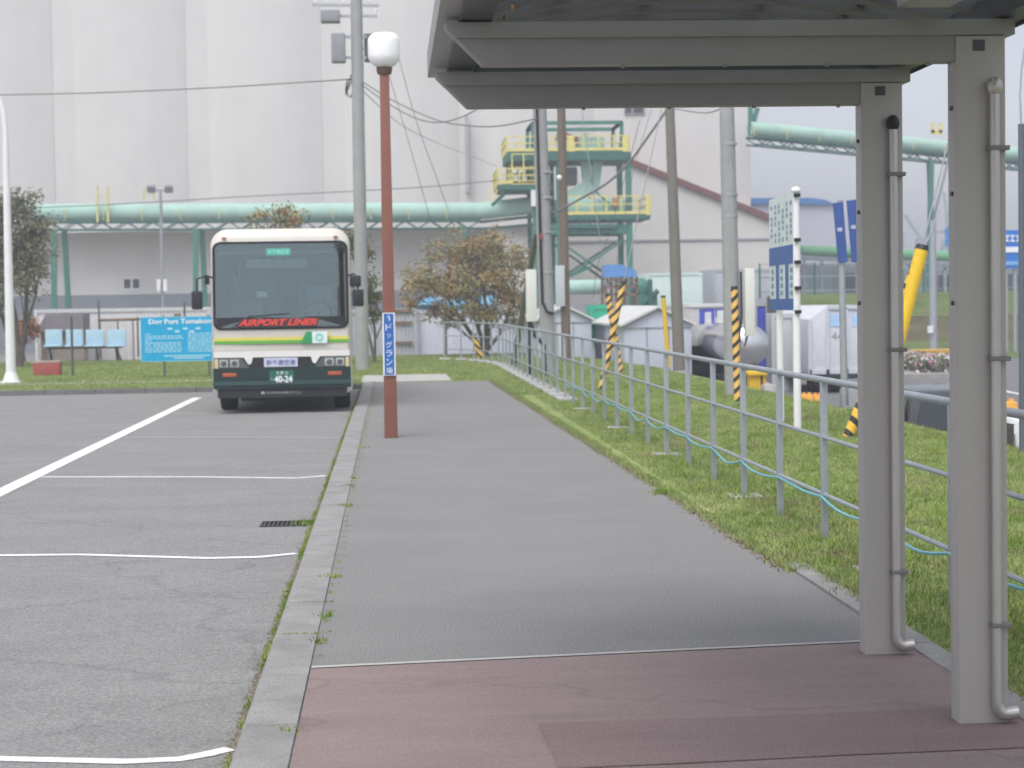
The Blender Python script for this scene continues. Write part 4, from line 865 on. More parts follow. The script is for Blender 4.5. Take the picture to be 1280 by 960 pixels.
# blue truck part behind
mb = MB(); a=P(946,384,60); c=P(951,410,60); 
bk = thing('blue_barrel','tall blue barrel behind the tank trailer','barrel',(a.x+.1,60,YZ)); mb.cyl((a.x+.15,60,YZ),(a.x+.15,60,a.z),.14,n=14); mb.build('drum', M('barrel_blue',(.04,.07,.40),.5,var=.1), bk)
mb = MB(); mb.cyl((a.x+.15,60,a.z),(a.x+.15,60,a.z+.03),.15,n=14); mb.build('lid', black_m, bk)
# white container trailer
Yt=58; tr = thing('container_trailer','large white skip container on a black chassis behind the banner pole','trailer',(P(1060,480,Yt).x,Yt,YZ))
a=P(1011,384,Yt); c=P(1108,466,Yt); pk=P(1034,382,Yt); ev=P(1011,399,Yt)
mb = MB(); mb.prism([(a.x,c.z),(c.x,c.z),(c.x,ev.z),(c.x-.6,pk.z),(pk.x,pk.z),(a.x,ev.z)],'y',Yt,Yt+5.5); mb.build('container_body', M('trailer_white',(.60,.62,.66),.5,var=.07), tr, bevel=.03)
mb = MB(); 
for x_ in (1012,1034,1058,1080): q=P(x_,420,Yt).x; mb.box(q-.05,q+.05,Yt-.06,Yt,c.z,ev.z if x_==1012 else pk.z-.1)
mb.box(a.x,c.x,Yt-.06,Yt,c.z,c.z+.14); mb.box(pk.x,c.x-.5,Yt-.06,Yt,pk.z-.12,pk.z); mb.build('ribs', lavw, tr)
p0_=P(1037,393,Yt); p1_=P(1050,408,Yt); mb = MB(); mb.box(p0_.x,p1_.x,Yt-.02,Yt,p1_.z,p0_.z).box(p0_.x+.7,p1_.x+.6,Yt-.02,Yt,p1_.z,p0_.z); mb.build('sticker', M('sticker_blue',(.40,.60,.85),.5,var=.2,scale=9), tr)
q=P(1054,420,Yt); text('lettering','44', flatgrey, tr, (q.x-.2,Yt-.012,q.z), .4, width=.34)
mb = MB(); mb.box(a.x-.4,c.x+.1,Yt+.1,Yt+6,YZ+.5,c.z); mb.box(a.x-.5,c.x,Yt-.3,Yt-.1,YZ+.45,YZ+.6); mb.build('chassis', black_m, tr)
for s in (0.3,1.0,2.0):
    mb = MB(); mb.cyl((a.x+s-.14,Yt+.7,YZ+.45),(a.x+s+.14,Yt+.7,YZ+.45),.45,n=18); mb.build('wheel', rubber, tr)
container('tall_locker','tall pale grey locker left of the white skip container',966,992,P(980,392,60).z,60,2,M('locker_grey',(.50,.51,.52),.6,var=.05),'locker')
# small yard items
ys = thing('yellow_stand','small yellow work stand on the road behind the lawn edge','stand',(P(944,485,46).x,46,-.9))
a=P(934,464,46); c=P(958,469,46); mb = MB(); mb.box(a.x,c.x,45.9,46.4,c.z,a.z); mb.build('top', yelb, ys, bevel=.02)
mb = MB(); 
for x_ in (947,954): q=P(x_,470,46).x; mb.box(q,q+.07,46,46.08,YZ,c.z)
mb.box(a.x+.05,a.x+.25,46,46.3,-.55,c.z); mb.build('leg', yelb, ys)
def block(px,py,Y,wd,hd,dp,mat,label,name='traffic_block',cat='barrier'):
    q=P(px,py,Y); th=thing(name,label,cat,(q.x,Y,YZ)); mb=MB(); z1=q.z+hd/2
    mb.prism([(q.x-wd/2,YZ),(q.x+wd/2,YZ),(q.x+wd/2*.85,z1),(q.x-wd/2*.85,z1)],'y',Y,Y+dp); mb.build('body',mat,th,bevel=.03)
    mb=MB(); mb.box(q.x-wd*.3,q.x-wd*.1,Y+dp*.3,Y+dp*.6,z1,z1+.05).box(q.x+wd*.1,q.x+wd*.3,Y+dp*.3,Y+dp*.6,z1,z1+.05); mb.build('lug',mat,th)
orm = M('block_orange',(.85,.42,.08),.6,var=.15,scale=5)
block(1010,502,40,.30,.28,.3,orm,'left orange traffic block at the lawn edge'); block(1024,503,40,.26,.30,.3,orm,'right orange traffic block at the lawn edge')
block(1262,510,31,.34,.2,.3,orm,'orange traffic block beside the road right of the near post')
block(966,484,45,.5,.12,.4,M('pallet_pale',(.45,.42,.42),.8,var=.3,scale=9),'pale flat crate on the road beside the yellow stand','crate','crate')
block(975,484,45.5,.12,.24,.12,M('petrol_red',(.6,.08,.10),.5,var=.1),'small red canister beside the pale flat crate','canister','canister')
block(1066,500,36,.4,.42,.4,flatgrey,'grey lidded bin at the foot of the banner pole','bin','bin')
# cars
def car(label, x0, y0, L_, W_, H_, bodym, front='far', suv=False, name='parked_car'):
    th = thing(name, label, 'car', (x0+W_/2, y0+L_/2, YZ)); z=YZ; hb = H_*.56
    if suv: prof=[(0,.25),(L_,.25),(L_,.85),(L_*.97,1.0),(L_*.80,1.08),(L_*.64,H_*.97),(L_*.3,H_),(.12,H_*.98),(0,.95)]
    else: prof=[(0,.25),(L_,.25),(L_,.62),(L_*.97,.74),(L_*.76,.90),(L_*.58,H_*.97),(L_*.40,H_),(.30,H_*.93),(.04,.98),(0,.8)]
    mb=MB(); n=len(prof); vs=[]
    secs=[(0,.10),(.10,.0),(W_-.10,.0),(W_,.10)]
    def sx(x,zv,inn): 
        k = max(0,(zv-.95)/(H_-.95))*.17
        return x
    for (xx,inn) in ((0,1),(W_,-1)):
        for (yy_,zz) in prof:
            k = max(0,(zz-.95)/(H_-.95))*.17; vs.append((x0+xx+inn*k, y0+yy_, z+zz))
    mb.add(vs,[tuple(range(n)),tuple(range(2*n-1,n-1,-1))]+[(i,i+n,(i+1)%n+n,(i+1)%n) for i in range(n)])
    mb.build('body', bodym, th, bevel=.05)
    # windows: side glass both sides, rear and front
    for s in (0,1):
        mb=MB(); q=[]
        pr=[(L_*.13,1.0),(L_*.68,1.0),(L_*.55,H_*.92),(L_*.20,H_*.92)] if not suv else [(L_*.06,1.05),(L_*.72,1.08),(L_*.62,H_*.9),(L_*.08,H_*.9)]
        for (yy_,zz) in pr:
            k=max(0,(zz-.95)/(H_-.95))*.17; xx=(x0+k-.008) if s==0 else (x0+W_-k+.008); q.append((xx,y0+yy_,z+zz))
        q2=[(a_+(.02 if s==0 else -.02),b_,c_) for a_,b_,c_ in q]
        mb.add(q+q2,[(0,1,2,3),(7,6,5,4),(0,4,5,1),(1,5,6,2),(2,6,7,3),(3,7,4,0)]); mb.build('side_window', glassd, th)
    if suv: rw=[(-.01,1.0),(.10,H_*.92)]; 
    else: rw=[(.02,1.0),(.25,H_*.90)]
    mb=MB(); (ya,za),(yb,zb_)=rw; mb.add([(x0+.16,y0+ya-.02,z+za),(x0+W_-.16,y0+ya-.02,z+za),(x0+W_-.28,y0+yb-.02,z+zb_),(x0+.28,y0+yb-.02,z+zb_),(x0+.16,y0+ya+.03,z+za),(x0+W_-.16,y0+ya+.03,z+za),(x0+W_-.28,y0+yb+.03,z+zb_),(x0+.28,y0+yb+.03,z+zb_)],[(0,1,2,3),(7,6,5,4),(0,4,5,1),(1,5,6,2),(2,6,7,3),(3,7,4,0)]); mb.build('rear_window', glassd, th)
    for s in (0,1):
        for yy_ in (.75,L_-.8):
            xx=x0+.0+s*(W_-.2); mb=MB(); mb.cyl((xx,y0+yy_,z+.31),(xx+.2,y0+yy_,z+.31),.31,n=20); wh=mb.build('wheel', rubber, th)
        xa,xb_=(x0+.05,x0+.28) if s==0 else (x0+W_-.28,x0+W_-.05); mb=MB(); mb.box(xa,xb_,y0-.015,y0+.05,z+.72,z+.9); mb.build('tail_light', redm, th)
        xx=x0-.16 if s==0 else x0+W_; mb=MB(); mb.box(xx,xx+.16,y0+L_*.60,y0+L_*.60+.08,z+.98,z+1.10); mb.build('mirror', bodym, th, bevel=.02)
    return th
car('white car parked below the lawn edge right of the canopy posts', 7.55, 21.9, 4.5, 1.7, 1.5, M('car_white',(.80,.81,.82),.25,var=.0,coat=.5))
car('dark grey van parked below the lawn behind the white car', 7.65, 27.6, 4.3, 1.62, 1.6, M('car_dark',(.045,.05,.055),.3,var=.0,coat=.5), suv=True, name='parked_van')

# ------------------------------------------------------------------ silo and works
def wallmat(name,c,ribscale,st=.25):
    m = M(name,c,.8,var=.03,scale=.5,stretch=(1.6,1,.07),fine=.02,finescale=.5); return ribbed(m,'X',ribscale,st,dist=.02)
silom = wallmat('silo_cladding',(.64,.625,.60),1.6)
sil2 = wallmat('silo_lower_cladding',(.72,.70,.67),1.6,.4)
si = thing('grain_silo','huge pale grey silo building filling the background','silo',(0,130,YZ))
YS=130; xr=P(938,200,YS).x; zs=P(300,288,YS).z; xl=-62
seams=[(P(x0_,100,YS).x,P(x1_,100,YS).x) for x0_,x1_ in ((-620,-590),(-451,-422),(-282,-252),(-112,-80),(65,93),(232,261),(401,431),(571,600),(741,770))]
pr_=[]
for k_ in range(len(seams)-1):
    a_=seams[k_][1]; b_=seams[k_+1][0]; pr_.append((seams[k_][0],YS+.05)); pr_.append((a_-.05,YS+.05))
    for q_ in range(17): t_=q_/16; pr_.append((a_+(b_-a_)*t_, YS-.75*(1-(2*t_-1)**2)))
pr_ += [(seams[-1][0],YS+.05),(xr,YS+.05)]
sx_=P(620,280,YS).x
lo_=[p_ for p_ in pr_ if p_[0]<=sx_]; hi_=[p_ for p_ in pr_ if p_[0]>=sx_]
mb=MB(); mb.prism(pr_+[(xr,YS+40),(pr_[0][0],YS+40)],'z',zs,46); mb.build('wall', silom, si)
mb=MB(); mb.box(sx_,xr-.02,YS+.08,YS+39,YZ,zs+.02); mb.build('wall', silom, si)
mb=MB(); mb.box(xl,P(622,280,YS).x,YS+2.6,YS+39,YZ,zs+.01); mb.build('lower_wall', sil2, si)
mb=MB(); mb.box(xl,P(622,280,YS).x-.1,YS+2.1,YS+2.59,YZ,P(300,366,YS+2.3).z); mb.build('concrete_plinth', M('plinth_grey',(.23,.25,.28),.85,var=.1,scale=.5), si)
mb=MB(); a=P(581,145,YS); c=P(586,242,YS); mb.box(a.x,c.x,YS-.75,YS+.1,c.z,a.z); mb.build('duct', M('duct_grey',(.40,.40,.40),.7,var=.2), si)
fr_=boxpx('window',153,346,176,363,YS+2.57,.06,whitep,si,0)
for (x0_,x1_) in ((155,163),(166,174)): a=P(x0_,349,YS+2.5); c=P(x1_,360,YS+2.5); mb=MB(); mb.box(a.x,c.x,YS+2.50,YS+2.535,c.z,a.z); mb.build('pane', glassd, fr_)
fr_=boxpx('window',780,128,806,143,YS-.03,.06,flatgrey,si,0)
for (x0_,x1_) in ((782,789),(792,804)): a=P(x0_,130,YS-.1); c=P(x1_,141,YS-.1); mb=MB(); mb.box(a.x,c.x,YS-.085,YS-.065,c.z,a.z); mb.build('pane', glassd, fr_)
# lower building with maroon verge
wb = thing('gabled_warehouse','cream warehouse with dark red sloping verge right of the steel tower','warehouse',(P(850,380,126).x,126,YZ))
a=P(700,171,126); c=P(966,278,126); g_=P(965,380,126)
mb=MB(); mb.prism([(a.x,YZ),(c.x,YZ),(c.x,c.z),(a.x,a.z)],'y',126,129.9); mb.build('wall', wallmat('warehouse_wall',(.63,.61,.575),1.4), wb)
mb=MB(); mb.prism([(a.x,a.z-.02),(c.x+.25,c.z-.1),(c.x+.25,c.z+.32),(a.x,a.z+.42)],'y',125.7,129.9); mb.build('verge', maroon, wb)
mb=MB(); a=P(700,301,125.9); c=P(965,300,125.9); mb.box(a.x,c.x,125.9,126,a.z-.12,a.z+.0); mb.build('trim', flatgrey, wb)
# conveyor galleries
def gallery(name,label,x0_,y0_,x1_,y1_,Ya,Yb,r,supports,nt_):
    A=P(x0_,y0_,Ya); B=P(x1_,y1_,Yb); th=thing(name,label,'conveyor',(A.x,A.y,YZ)); dr_=(B-A); 
    mb=MB(); mb.tube([A,B],r,16); mb.build('housing', mint, th)
    mb=MB(); k=int(dr_.length/1.6)
    lo=Vector((0,0,-r-.05)); l2=Vector((0,0,-r-.55)); sd=Vector((-dr_.y,dr_.x,0)).normalized()*r
    for s in (-1,1):
        mb.bar(A+lo+sd*s,B+lo+sd*s,.14); mb.bar(A+l2+sd*s,B+l2+sd*s,.10)
        for i in range(k): 
            p=A+dr_*(i/k); q=A+dr_*((i+.5)/k); e=A+dr_*((i+1)/k); mb.bar(p+lo+sd*s,q+l2+sd*s,.07); mb.bar(q+l2+sd*s,e+lo+sd*s,.07)
    mb.build('truss', teal_dark, th)
    mb=MB()
    for i in range(0,k*2):
        p=A+dr_*((i+.3)/(k*2)); 
        if i%3==0: mb.bar(p+Vector((0,-r*1.02,-r)),p+Vector((0,-r*1.02,r*.3)),.05)
    mb.build('handrail_posts', M('pale_yellow',(.62,.58,.22),.6,var=.1), th)
    for (px,w_) in supports:
        t_=(px-x0_)/(x1_-x0_); p=A+dr_*t_
        for s in (-1,1):
            mb=MB(); mb.bar(p+l2+Vector((s*w_*.4,s*1.1,0)),Vector((p.x+s*w_,p.y+s*1.1,YZ)),.32); mb.build('support_leg', teal, th)
    return th,A,B
th,A,B = gallery('conveyor_gallery','mint green conveyor gallery running across the silo face',30,266,600,264,122,122,.56,((73,.35),(246,.25),(410,.2),(581,.2)),1)
mb=MB(); mb.tube([B,P(672,256,119)],.56,16); mb.build('housing', mint, th)
mb=MB(); mb.bar(B+Vector((0,0,-.7)),P(672,270,119),.18); mb.bar(B+Vector((0,0,-1.15)),P(672,280,119),.14); mb.build('truss', teal_dark, th)
for (x0_,x1_,y0_) in ((122,135,232),(180,192,236)):
    mb=MB()
    for x_ in (x0_,x1_): mb.bar(P(x_,y0_,121.2),P(x_,278 if x0_==122 else 250,121.2),.13)
    for yy_ in range(y0_+14,250,9): mb.bar(P(x0_,yy_,121.2),P(x1_,yy_,121.2),.06)
    mb.build('ladder', M('pale_yellow',(.62,.58,.22)), th)
th,A,B = gallery('conveyor_gallery','high mint conveyor gallery leaving the silo corner to the right',937,161,1320,198,127,135,.52,((1156,.6),),1)
p=P(1188,190,131); mb=MB(); mb.bar(p,Vector((P(1163,290,131).x,131,P(1163,290,131).z)),.16); mb.bar(Vector((P(1163,290,131).x,131,P(1163,290,131).z)),Vector((P(1158,370,131).x,131,1)),.16); mb.build('brace', M('mast_grey',(.32,.33,.36),.6,var=.05), th)
mb=MB(); a=P(1164,154,129); c=P(1178,166,129); mb.box(a.x,a.x+.25,129,129.1,c.z,a.z).box(c.x-.25,c.x,129,129.1,c.z,a.z).box(a.x,c.x,129,129.1,c.z-.1,c.z+.2); mb.build('yellow_frame', yel, th)
mb=MB(); mb.bar(P(938,165,127),P(947,135,127),.3); mb.bar(P(938,133,127),P(938,170,127),.3); mb.build('brace', teal, th)
# steel tower
TY=116; tw = thing('steel_tower','green steel conveyor tower with yellow handrails in front of the silo','tower',(P(720,370,TY).x,TY,YZ))
def T(px,py,dy=0): return P(px,py,TY)+Vector((0,dy,0))
DY=4.5
def fr2(name,segs,w_,mat,parent=tw,ties=True):
    mb=MB()
    for (x0_,y0_,x1_,y1_) in segs:
        mb.bar(T(x0_,y0_),T(x1_,y1_),w_); mb.bar(T(x0_,y0_,DY),T(x1_,y1_,DY),w_)
        if ties: mb.bar(T(x0_,y0_),T(x0_,y0_,DY),w_*.8); mb.bar(T(x1_,y1_),T(x1_,y1_,DY),w_*.8)
    return mb.build(name,mat,parent)
for (x_,y0_) in ((785,190),(697,190),(667,190)):
    for dy in (0,DY): mb=MB(); q=T(x_,y0_,dy); mb.bar(q,(q.x+.05,q.y,YZ),.34 if x_==785 else .26); mb.build('column', teal, tw)
fr2('roof_frame',[(666,154,777,153),(666,154,666,190),(777,153,777,190)],.22,teal)
def deck(x0_,x1_,y_,h=.32):
    mb=MB(); a=T(x0_,y_); c=T(x1_,y_); mb.box(a.x,c.x,TY-.4,TY+DY+.4,c.z-h,a.z); return mb.build('deck', teal_dark, tw)
deck(634,785,190,.5); deck(623,690,231,.3); deck(700,812,269,.25)
fr2('beam',[(690,283,785,283),(690,290,785,289)],.28,teal)
fr2('bracing',[(700,302,770,352),(780,300,700,352),(742,332,785,362),(742,332,700,352)],.13,teal,ties=False)
fr2('bracing',[(640,193,640,231),(652,230,664,200),(745,240,770,262),(673,235,690,262)],.12,teal,ties=False)
def rails(x0_,x1_,y0_,y1_,solid=()):
    a=T(x0_,y1_); c=T(x1_,y0_)
    for yy_ in (TY-.38,TY+DY+.38):
        mb=MB()
        for zf in (1,.55): z_=a.z+(c.z-a.z)*zf; mb.bar((a.x,yy_,z_),(c.x,yy_,z_),.07)
        mb.box(a.x,c.x,yy_-.03,yy_+.03,a.z,a.z+.18)
        n_=max(2,int((c.x-a.x)/.9)); 
        for i in range(n_+1): x_=a.x+(c.x-a.x)*i/n_; mb.bar((x_,yy_,a.z),(x_,yy_,c.z),.08)
        mb.build('handrail', yel, tw)
    mb=MB()
    for x_ in (a.x,c.x):
        for zf in (1,.55): z_=a.z+(c.z-a.z)*zf; mb.bar((x_,TY-.38,z_),(x_,TY+DY+.38,z_),.07)
        for i in range(6): yy_=TY-.38+(DY+.76)*i/5; mb.bar((x_,yy_,a.z),(x_,yy_,c.z),.06)
    mb.build('handrail', yel, tw)
    for (sx0,sx1) in solid: q0=T(sx0,y0_); q1=T(sx1,y1_); mb=MB(); mb.box(q0.x,q1.x,TY-.42,TY-.36,q1.z,q0.z); mb.build('yellow_panel', yel, tw)
rails(633,785,170,190,((710,717),(777,785))); rails(622,675,211,230); rails(702,812,245,269,((806,812),))
rails(640,668,193,231)
mb=MB()
for (x0_,x1_,y0_,y1_) in ((727,738,166,190),(741,757,170,190),(737,742,175,190)): a=T(x0_,y0_); c=T(x1_,y1_); mb.box(a.x,c.x,TY+.5,TY+2,c.z,a.z)
mb.build('machinery', mint, tw, bevel=.08)
mb=MB(); a=T(704,248); c=T(783,268); mb.box(a.x,c.x,TY+.3,TY+2.5,c.z,a.z); mb.build('conveyor_housing', mint, tw, bevel=.15)
mb=MB(); mb.bar(T(702,254,1),T(742,230,1),.6,.9); mb.bar(T(733,196,1),T(739,242,1),.42,.6); mb.bar(T(750,196,1),T(744,240,1),.42,.6); mb.build('chute', mint, tw)
mb=MB(); a=T(708,206); c=T(726,228); mb.box(a.x,c.x,TY+2,TY+3.5,c.z,a.z); mb.build('motor', flatgrey, tw, bevel=.1)
a=T(766,247); c=T(772,258); mb=MB(); mb.box(a.x,c.x,TY-.1,TY+.2,c.z,a.z); mb.build('orange_box', M('orange_box',(.6,.22,.10),.6,var=.1), tw)
mb=MB()
for (x0_,y0_,x1_,y1_) in ((640,233,616,256),):
    for dy in (0,1.0): mb.bar(T(x0_,y0_,dy),T(x1_,y1_,dy),.2)
    for i in range(7): f=i/7; p=T(x0_+(x1_-x0_)*f,y0_+(y1_-y0_)*f); mb.box(p.x-.15,p.x+.15,p.y,p.y+1,p.z-.03,p.z+.03)
mb.build('stair', teal_dark, tw)
mb=MB(); 
for dy in (0,1.0): mb.bar(T(640,214,dy),T(612,240,dy),.07); mb.bar(T(640,222,dy),T(612,248,dy),.06)
for x_ in (613,620,628,636): f=(640-x_)/28; mb.bar(T(x_,214+26*f),T(x_,234+20*f),.07)
mb.build('stair_handrail', yel, tw)
a=T(663,238); c=T(672,258); mb=MB(); mb.box(a.x,c.x,TY-.5,TY-.2,c.z,a.z); mb.build('white_cabinet', whitep, tw)
mb=MB(); mb.bar(T(700,283,-.3),T(770,283,-.3),.25); 
for x_ in (700,712,724,736,748,760,772): mb.bar(T(x_,270,-.2),T(x_,283,-.2),.12)
mb.build('under_deck_frame', teal_dark, tw)
# flood light mast
b=Vector((P(204,385,110).x,110,YZ)); fm=thing('floodlight_mast','thin mast with two floodlights and white boxes left of the bus','floodlight',b)
mb=MB(); t=P(201,238,110); mb.cyl(b,(b.x,110,t.z),.11,.08,8); mb.bar(P(188,238,110),P(212,238,110),.10); mb.build('mast', flatgrey, fm)
for x_ in (189,211): q=P(x_,236,110); mb=MB(); mb.obox(q,(.45,.3,.4),Matrix.Rotation(.5,3,'X')); mb.build('floodlight', M('flood_grey',(.25,.26,.27),.5,var=.1), fm)
for (x0_,x1_) in ((196,201),(204,209)): a=P(x0_,349,109.8); c=P(x1_,364,109.8); mb=MB(); mb.box(a.x,c.x,109.7,109.9,c.z,a.z); mb.build('control_box', whitep, fm)

# ------------------------------------------------------------------ far right
fb = thing('far_warehouse','distant grey barrel-roofed warehouse with blue eave behind the notice sign','warehouse',(P(990,340,190).x,190,YZ))
pts=[(930,330),(1058,330),(1052,262),(1036,252),(1015,248),(938,248),(930,255)]
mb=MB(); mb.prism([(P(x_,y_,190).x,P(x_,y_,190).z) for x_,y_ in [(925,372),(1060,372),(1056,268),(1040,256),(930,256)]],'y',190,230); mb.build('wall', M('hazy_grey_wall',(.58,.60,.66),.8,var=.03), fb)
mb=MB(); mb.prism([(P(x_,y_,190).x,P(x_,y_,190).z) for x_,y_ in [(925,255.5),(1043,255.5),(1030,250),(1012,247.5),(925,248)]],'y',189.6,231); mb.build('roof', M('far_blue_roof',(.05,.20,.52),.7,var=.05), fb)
ft = thing('factory_shed','long low grey works building beyond the grass bank','building',(P(1120,360,150).x,150,YZ))
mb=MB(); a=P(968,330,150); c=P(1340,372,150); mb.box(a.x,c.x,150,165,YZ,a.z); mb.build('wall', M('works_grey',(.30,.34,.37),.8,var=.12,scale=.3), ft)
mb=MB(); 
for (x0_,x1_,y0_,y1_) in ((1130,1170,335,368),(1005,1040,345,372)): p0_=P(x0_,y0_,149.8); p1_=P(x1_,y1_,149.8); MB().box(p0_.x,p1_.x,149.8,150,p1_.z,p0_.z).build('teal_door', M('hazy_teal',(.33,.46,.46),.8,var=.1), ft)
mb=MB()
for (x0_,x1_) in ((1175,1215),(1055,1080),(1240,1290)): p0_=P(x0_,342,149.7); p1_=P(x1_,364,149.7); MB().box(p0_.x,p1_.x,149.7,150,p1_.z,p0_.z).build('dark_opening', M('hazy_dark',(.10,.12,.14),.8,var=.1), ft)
pr = thing('pipe_rack','green pipe rack over the distant works building','pipe rack',(P(1000,330,148).x,148,YZ))
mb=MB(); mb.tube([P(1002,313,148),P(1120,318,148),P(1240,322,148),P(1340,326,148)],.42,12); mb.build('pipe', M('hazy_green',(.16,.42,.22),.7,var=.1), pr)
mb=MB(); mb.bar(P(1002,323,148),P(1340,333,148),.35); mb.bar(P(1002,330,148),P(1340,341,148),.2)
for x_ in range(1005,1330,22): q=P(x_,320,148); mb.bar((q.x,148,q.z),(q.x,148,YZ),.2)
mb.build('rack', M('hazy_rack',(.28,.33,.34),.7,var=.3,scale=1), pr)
# mesh fence on the bank
fe = thing('bank_fence','thin grey fence standing along the top of the grass bank','fence',(21,104,1.9))
mb=MB()
for z_ in (2.2,3.0,3.7): mb.bar((20.5,104,z_),(70,104,z_),.05)
mb.build('wires', galv, fe)
for k in range(16): x_=20.6+k*3.1; mb=MB(); mb.bar((x_,104,1.8),(x_,104,3.75),.09); mb.build('post', teal_dark, fe)
# port cranes and a mast, far away
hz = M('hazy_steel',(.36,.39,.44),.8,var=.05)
def crane(label,px,py,Y,h,jib):
    q=P(px,py,Y); th=thing('harbour_crane',label,'crane',(q.x,Y,YZ)); mb=MB(); 
    for s in (-1,1): mb.bar((q.x+s*1.2,Y,YZ),(q.x+s*.4,Y,q.z),.35); mb.bar((q.x+s*1.2,Y+2.4,YZ),(q.x+s*.4,Y+.8,q.z),.35)
    for k in range(6): z_=YZ+(q.z-YZ)*k/6; w_=1.2-.8*k/6; mb.bar((q.x-w_,Y,z_),(q.x+w_*.9,Y,z_+(q.z-YZ)/6),.2)
    mb.build('tower', hz, th)
    mb=MB(); mb.bar((q.x+.6,Y,q.z-1),P(jib[0],jib[1],Y),.4); mb.bar(q,P(jib[0],jib[1],Y),.15); mb.build('jib', hz, th)
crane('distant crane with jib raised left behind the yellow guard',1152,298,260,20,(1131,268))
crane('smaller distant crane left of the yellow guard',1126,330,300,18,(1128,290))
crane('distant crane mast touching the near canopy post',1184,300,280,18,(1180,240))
# road signs
rs = thing('road_direction_sign','blue road direction sign with white arrow band right of the near post','road sign',(P(1262,370,88).x,88,-1))
a=P(1243,288,88); c=P(1300,335,88); mb=MB(); mb.box(a.x,c.x,88,88.08,c.z,a.z); bd=mb.build('panel', M('road_sign_blue',(.01,.17,.58),.4,var=.03), rs)
p0_=P(1244,309,88); p1_=P(1288,315,88); mb=MB(); mb.box(p0_.x,p1_.x,87.96,87.995,p1_.z,p0_.z); mb.prism([(p1_.x,p1_.z-.2),(p1_.x+.3,(p0_.z+p1_.z)/2),(p1_.x,p0_.z+.2)],'y',87.96,87.995); mb.build('arrow', wtext, bd)
for k in range(6):
    p0_=P(1249+k*7,294,88); p1_=P(1254.5+k*7,302,88); mb=MB(); mb.box(p0_.x,p1_.x,87.96,87.995,p0_.z-.07,p0_.z).box(p0_.x+.06,p0_.x+.12,87.955,87.99,p1_.z,p0_.z-.08).box(p0_.x,p1_.x,87.956,87.994,p1_.z,p1_.z+.06); mb.build('printed_character', wtext, bd)
p0_=P(1246,327,88); p1_=P(1290,331,88); mb=MB(); mb.box(p0_.x,p1_.x,87.96,87.995,p1_.z,p0_.z); mb.build('printed_line', M('sign_faint',(.20,.42,.75),.5,var=.3,scale=6), bd)
mb=MB()
for x_ in (1257,1268,1292): q=P(x_,300,88.2).x; mb.bar((q,88.2,YZ),(q,88.2,a.z),.14)
mb.build('post', galv, rs)
b=Vector((P(1167,450,80).x,80,YZ+.16)); st=thing('street_light','grey street light pole rising from the flower bed','street light',b)
t=P(1165,275,80); mb=MB(); mb.tube([b,(b.x,80,t.z)],[.19,.13],14); mb.bar(P(1165,290,80),P(1184,290,80),.09); mb.build('pole', galv, st)
a=P(1181,250,80); c=P(1190,308,80); mb=MB(); mb.box(a.x,c.x,79.9,80,P(1181,308,80).z,P(1181,285,80).z); mb.build('blue_plate', M('plate_blue',(.06,.25,.60),.5,var=.05), st)
mb=MB(); mb.box(b.x-.3,b.x-.1,79.7,79.9,.2,.5); mb.build('white_box', whitep, st)
# flower bed planting
fl=MB()
pts=[]
a=P(1134,450,70).x; c=P(1196,450,70).x
def blob_leaves(name,label,cx0,cx1,y0_,y1_,z0_,z1_,n_,cols,parent=None,s=.07,cat='flowers'):
    v=[];f=[];mi=[]
    for i in range(n_):
        p=Vector((random.uniform(cx0,cx1),random.uniform(y0_,y1_),z0_+(z1_-z0_)*random.random()**.8)); u=Vector((random.gauss(0,1),random.gauss(0,1),random.gauss(0,1))).normalized()*s; w_=u.orthogonal().normalized()*s*.8
        o_=len(v); v+= [p-u-w_,p+u-w_,p+u+w_,p-u+w_]; f.append((o_,o_+1,o_+2,o_+3)); mi.append(random.randrange(len(cols)))
    me=bpy.data.meshes.new(name); me.from_pydata([tuple(q) for q in v],[],f)
    for m_ in cols: me.materials.append(m_)
    me.polygons.foreach_set('material_index',mi); o=bpy.data.objects.new(name,me); COL.objects.link(o)
    return tag(o,label,cat,kind='stuff')
gl_=M('bed_leaf',(.10,.15,.06),.8,var=.3,scale=5); pk_=M('flower_pink',(.55,.22,.32),.8,var=.2); wh_=M('flower_white',(.70,.66,.66),.8,var=.1); or_=M('flower_orange',(.70,.30,.06),.8,var=.2)
blob_leaves('flower_bed_plants','pink and white flowers in the bed beside the street light',a,c,68,76,YZ+.16,YZ+.75,2600,[gl_,gl_,gl_,pk_,wh_])
blob_leaves('marigold_bed','orange flowers at the back of the roadside flower bed',a+.5,c,80,83,YZ+.16,YZ+.5,800,[gl_,or_])
q=P(1170,450,77); pb=thing('planter_box','orange-yellow planter box in the roadside flower bed','planter',(q.x,77,YZ+.16)); mb=MB(); mb.prism([(q.x-.8,YZ+.16),(q.x+.8,YZ+.16),(q.x+.9,YZ+.7),(q.x-.9,YZ+.7)],'y',77,77.6); mb.build('box', M('planter_orange',(.70,.42,.08),.6,var=.1), pb)
mb=MB(); mb.box(q.x-.93,q.x+.93,76.97,77.63,YZ+.7,YZ+.76); mb.build('rim', M('planter_orange',(.70,.42,.08)), pb)

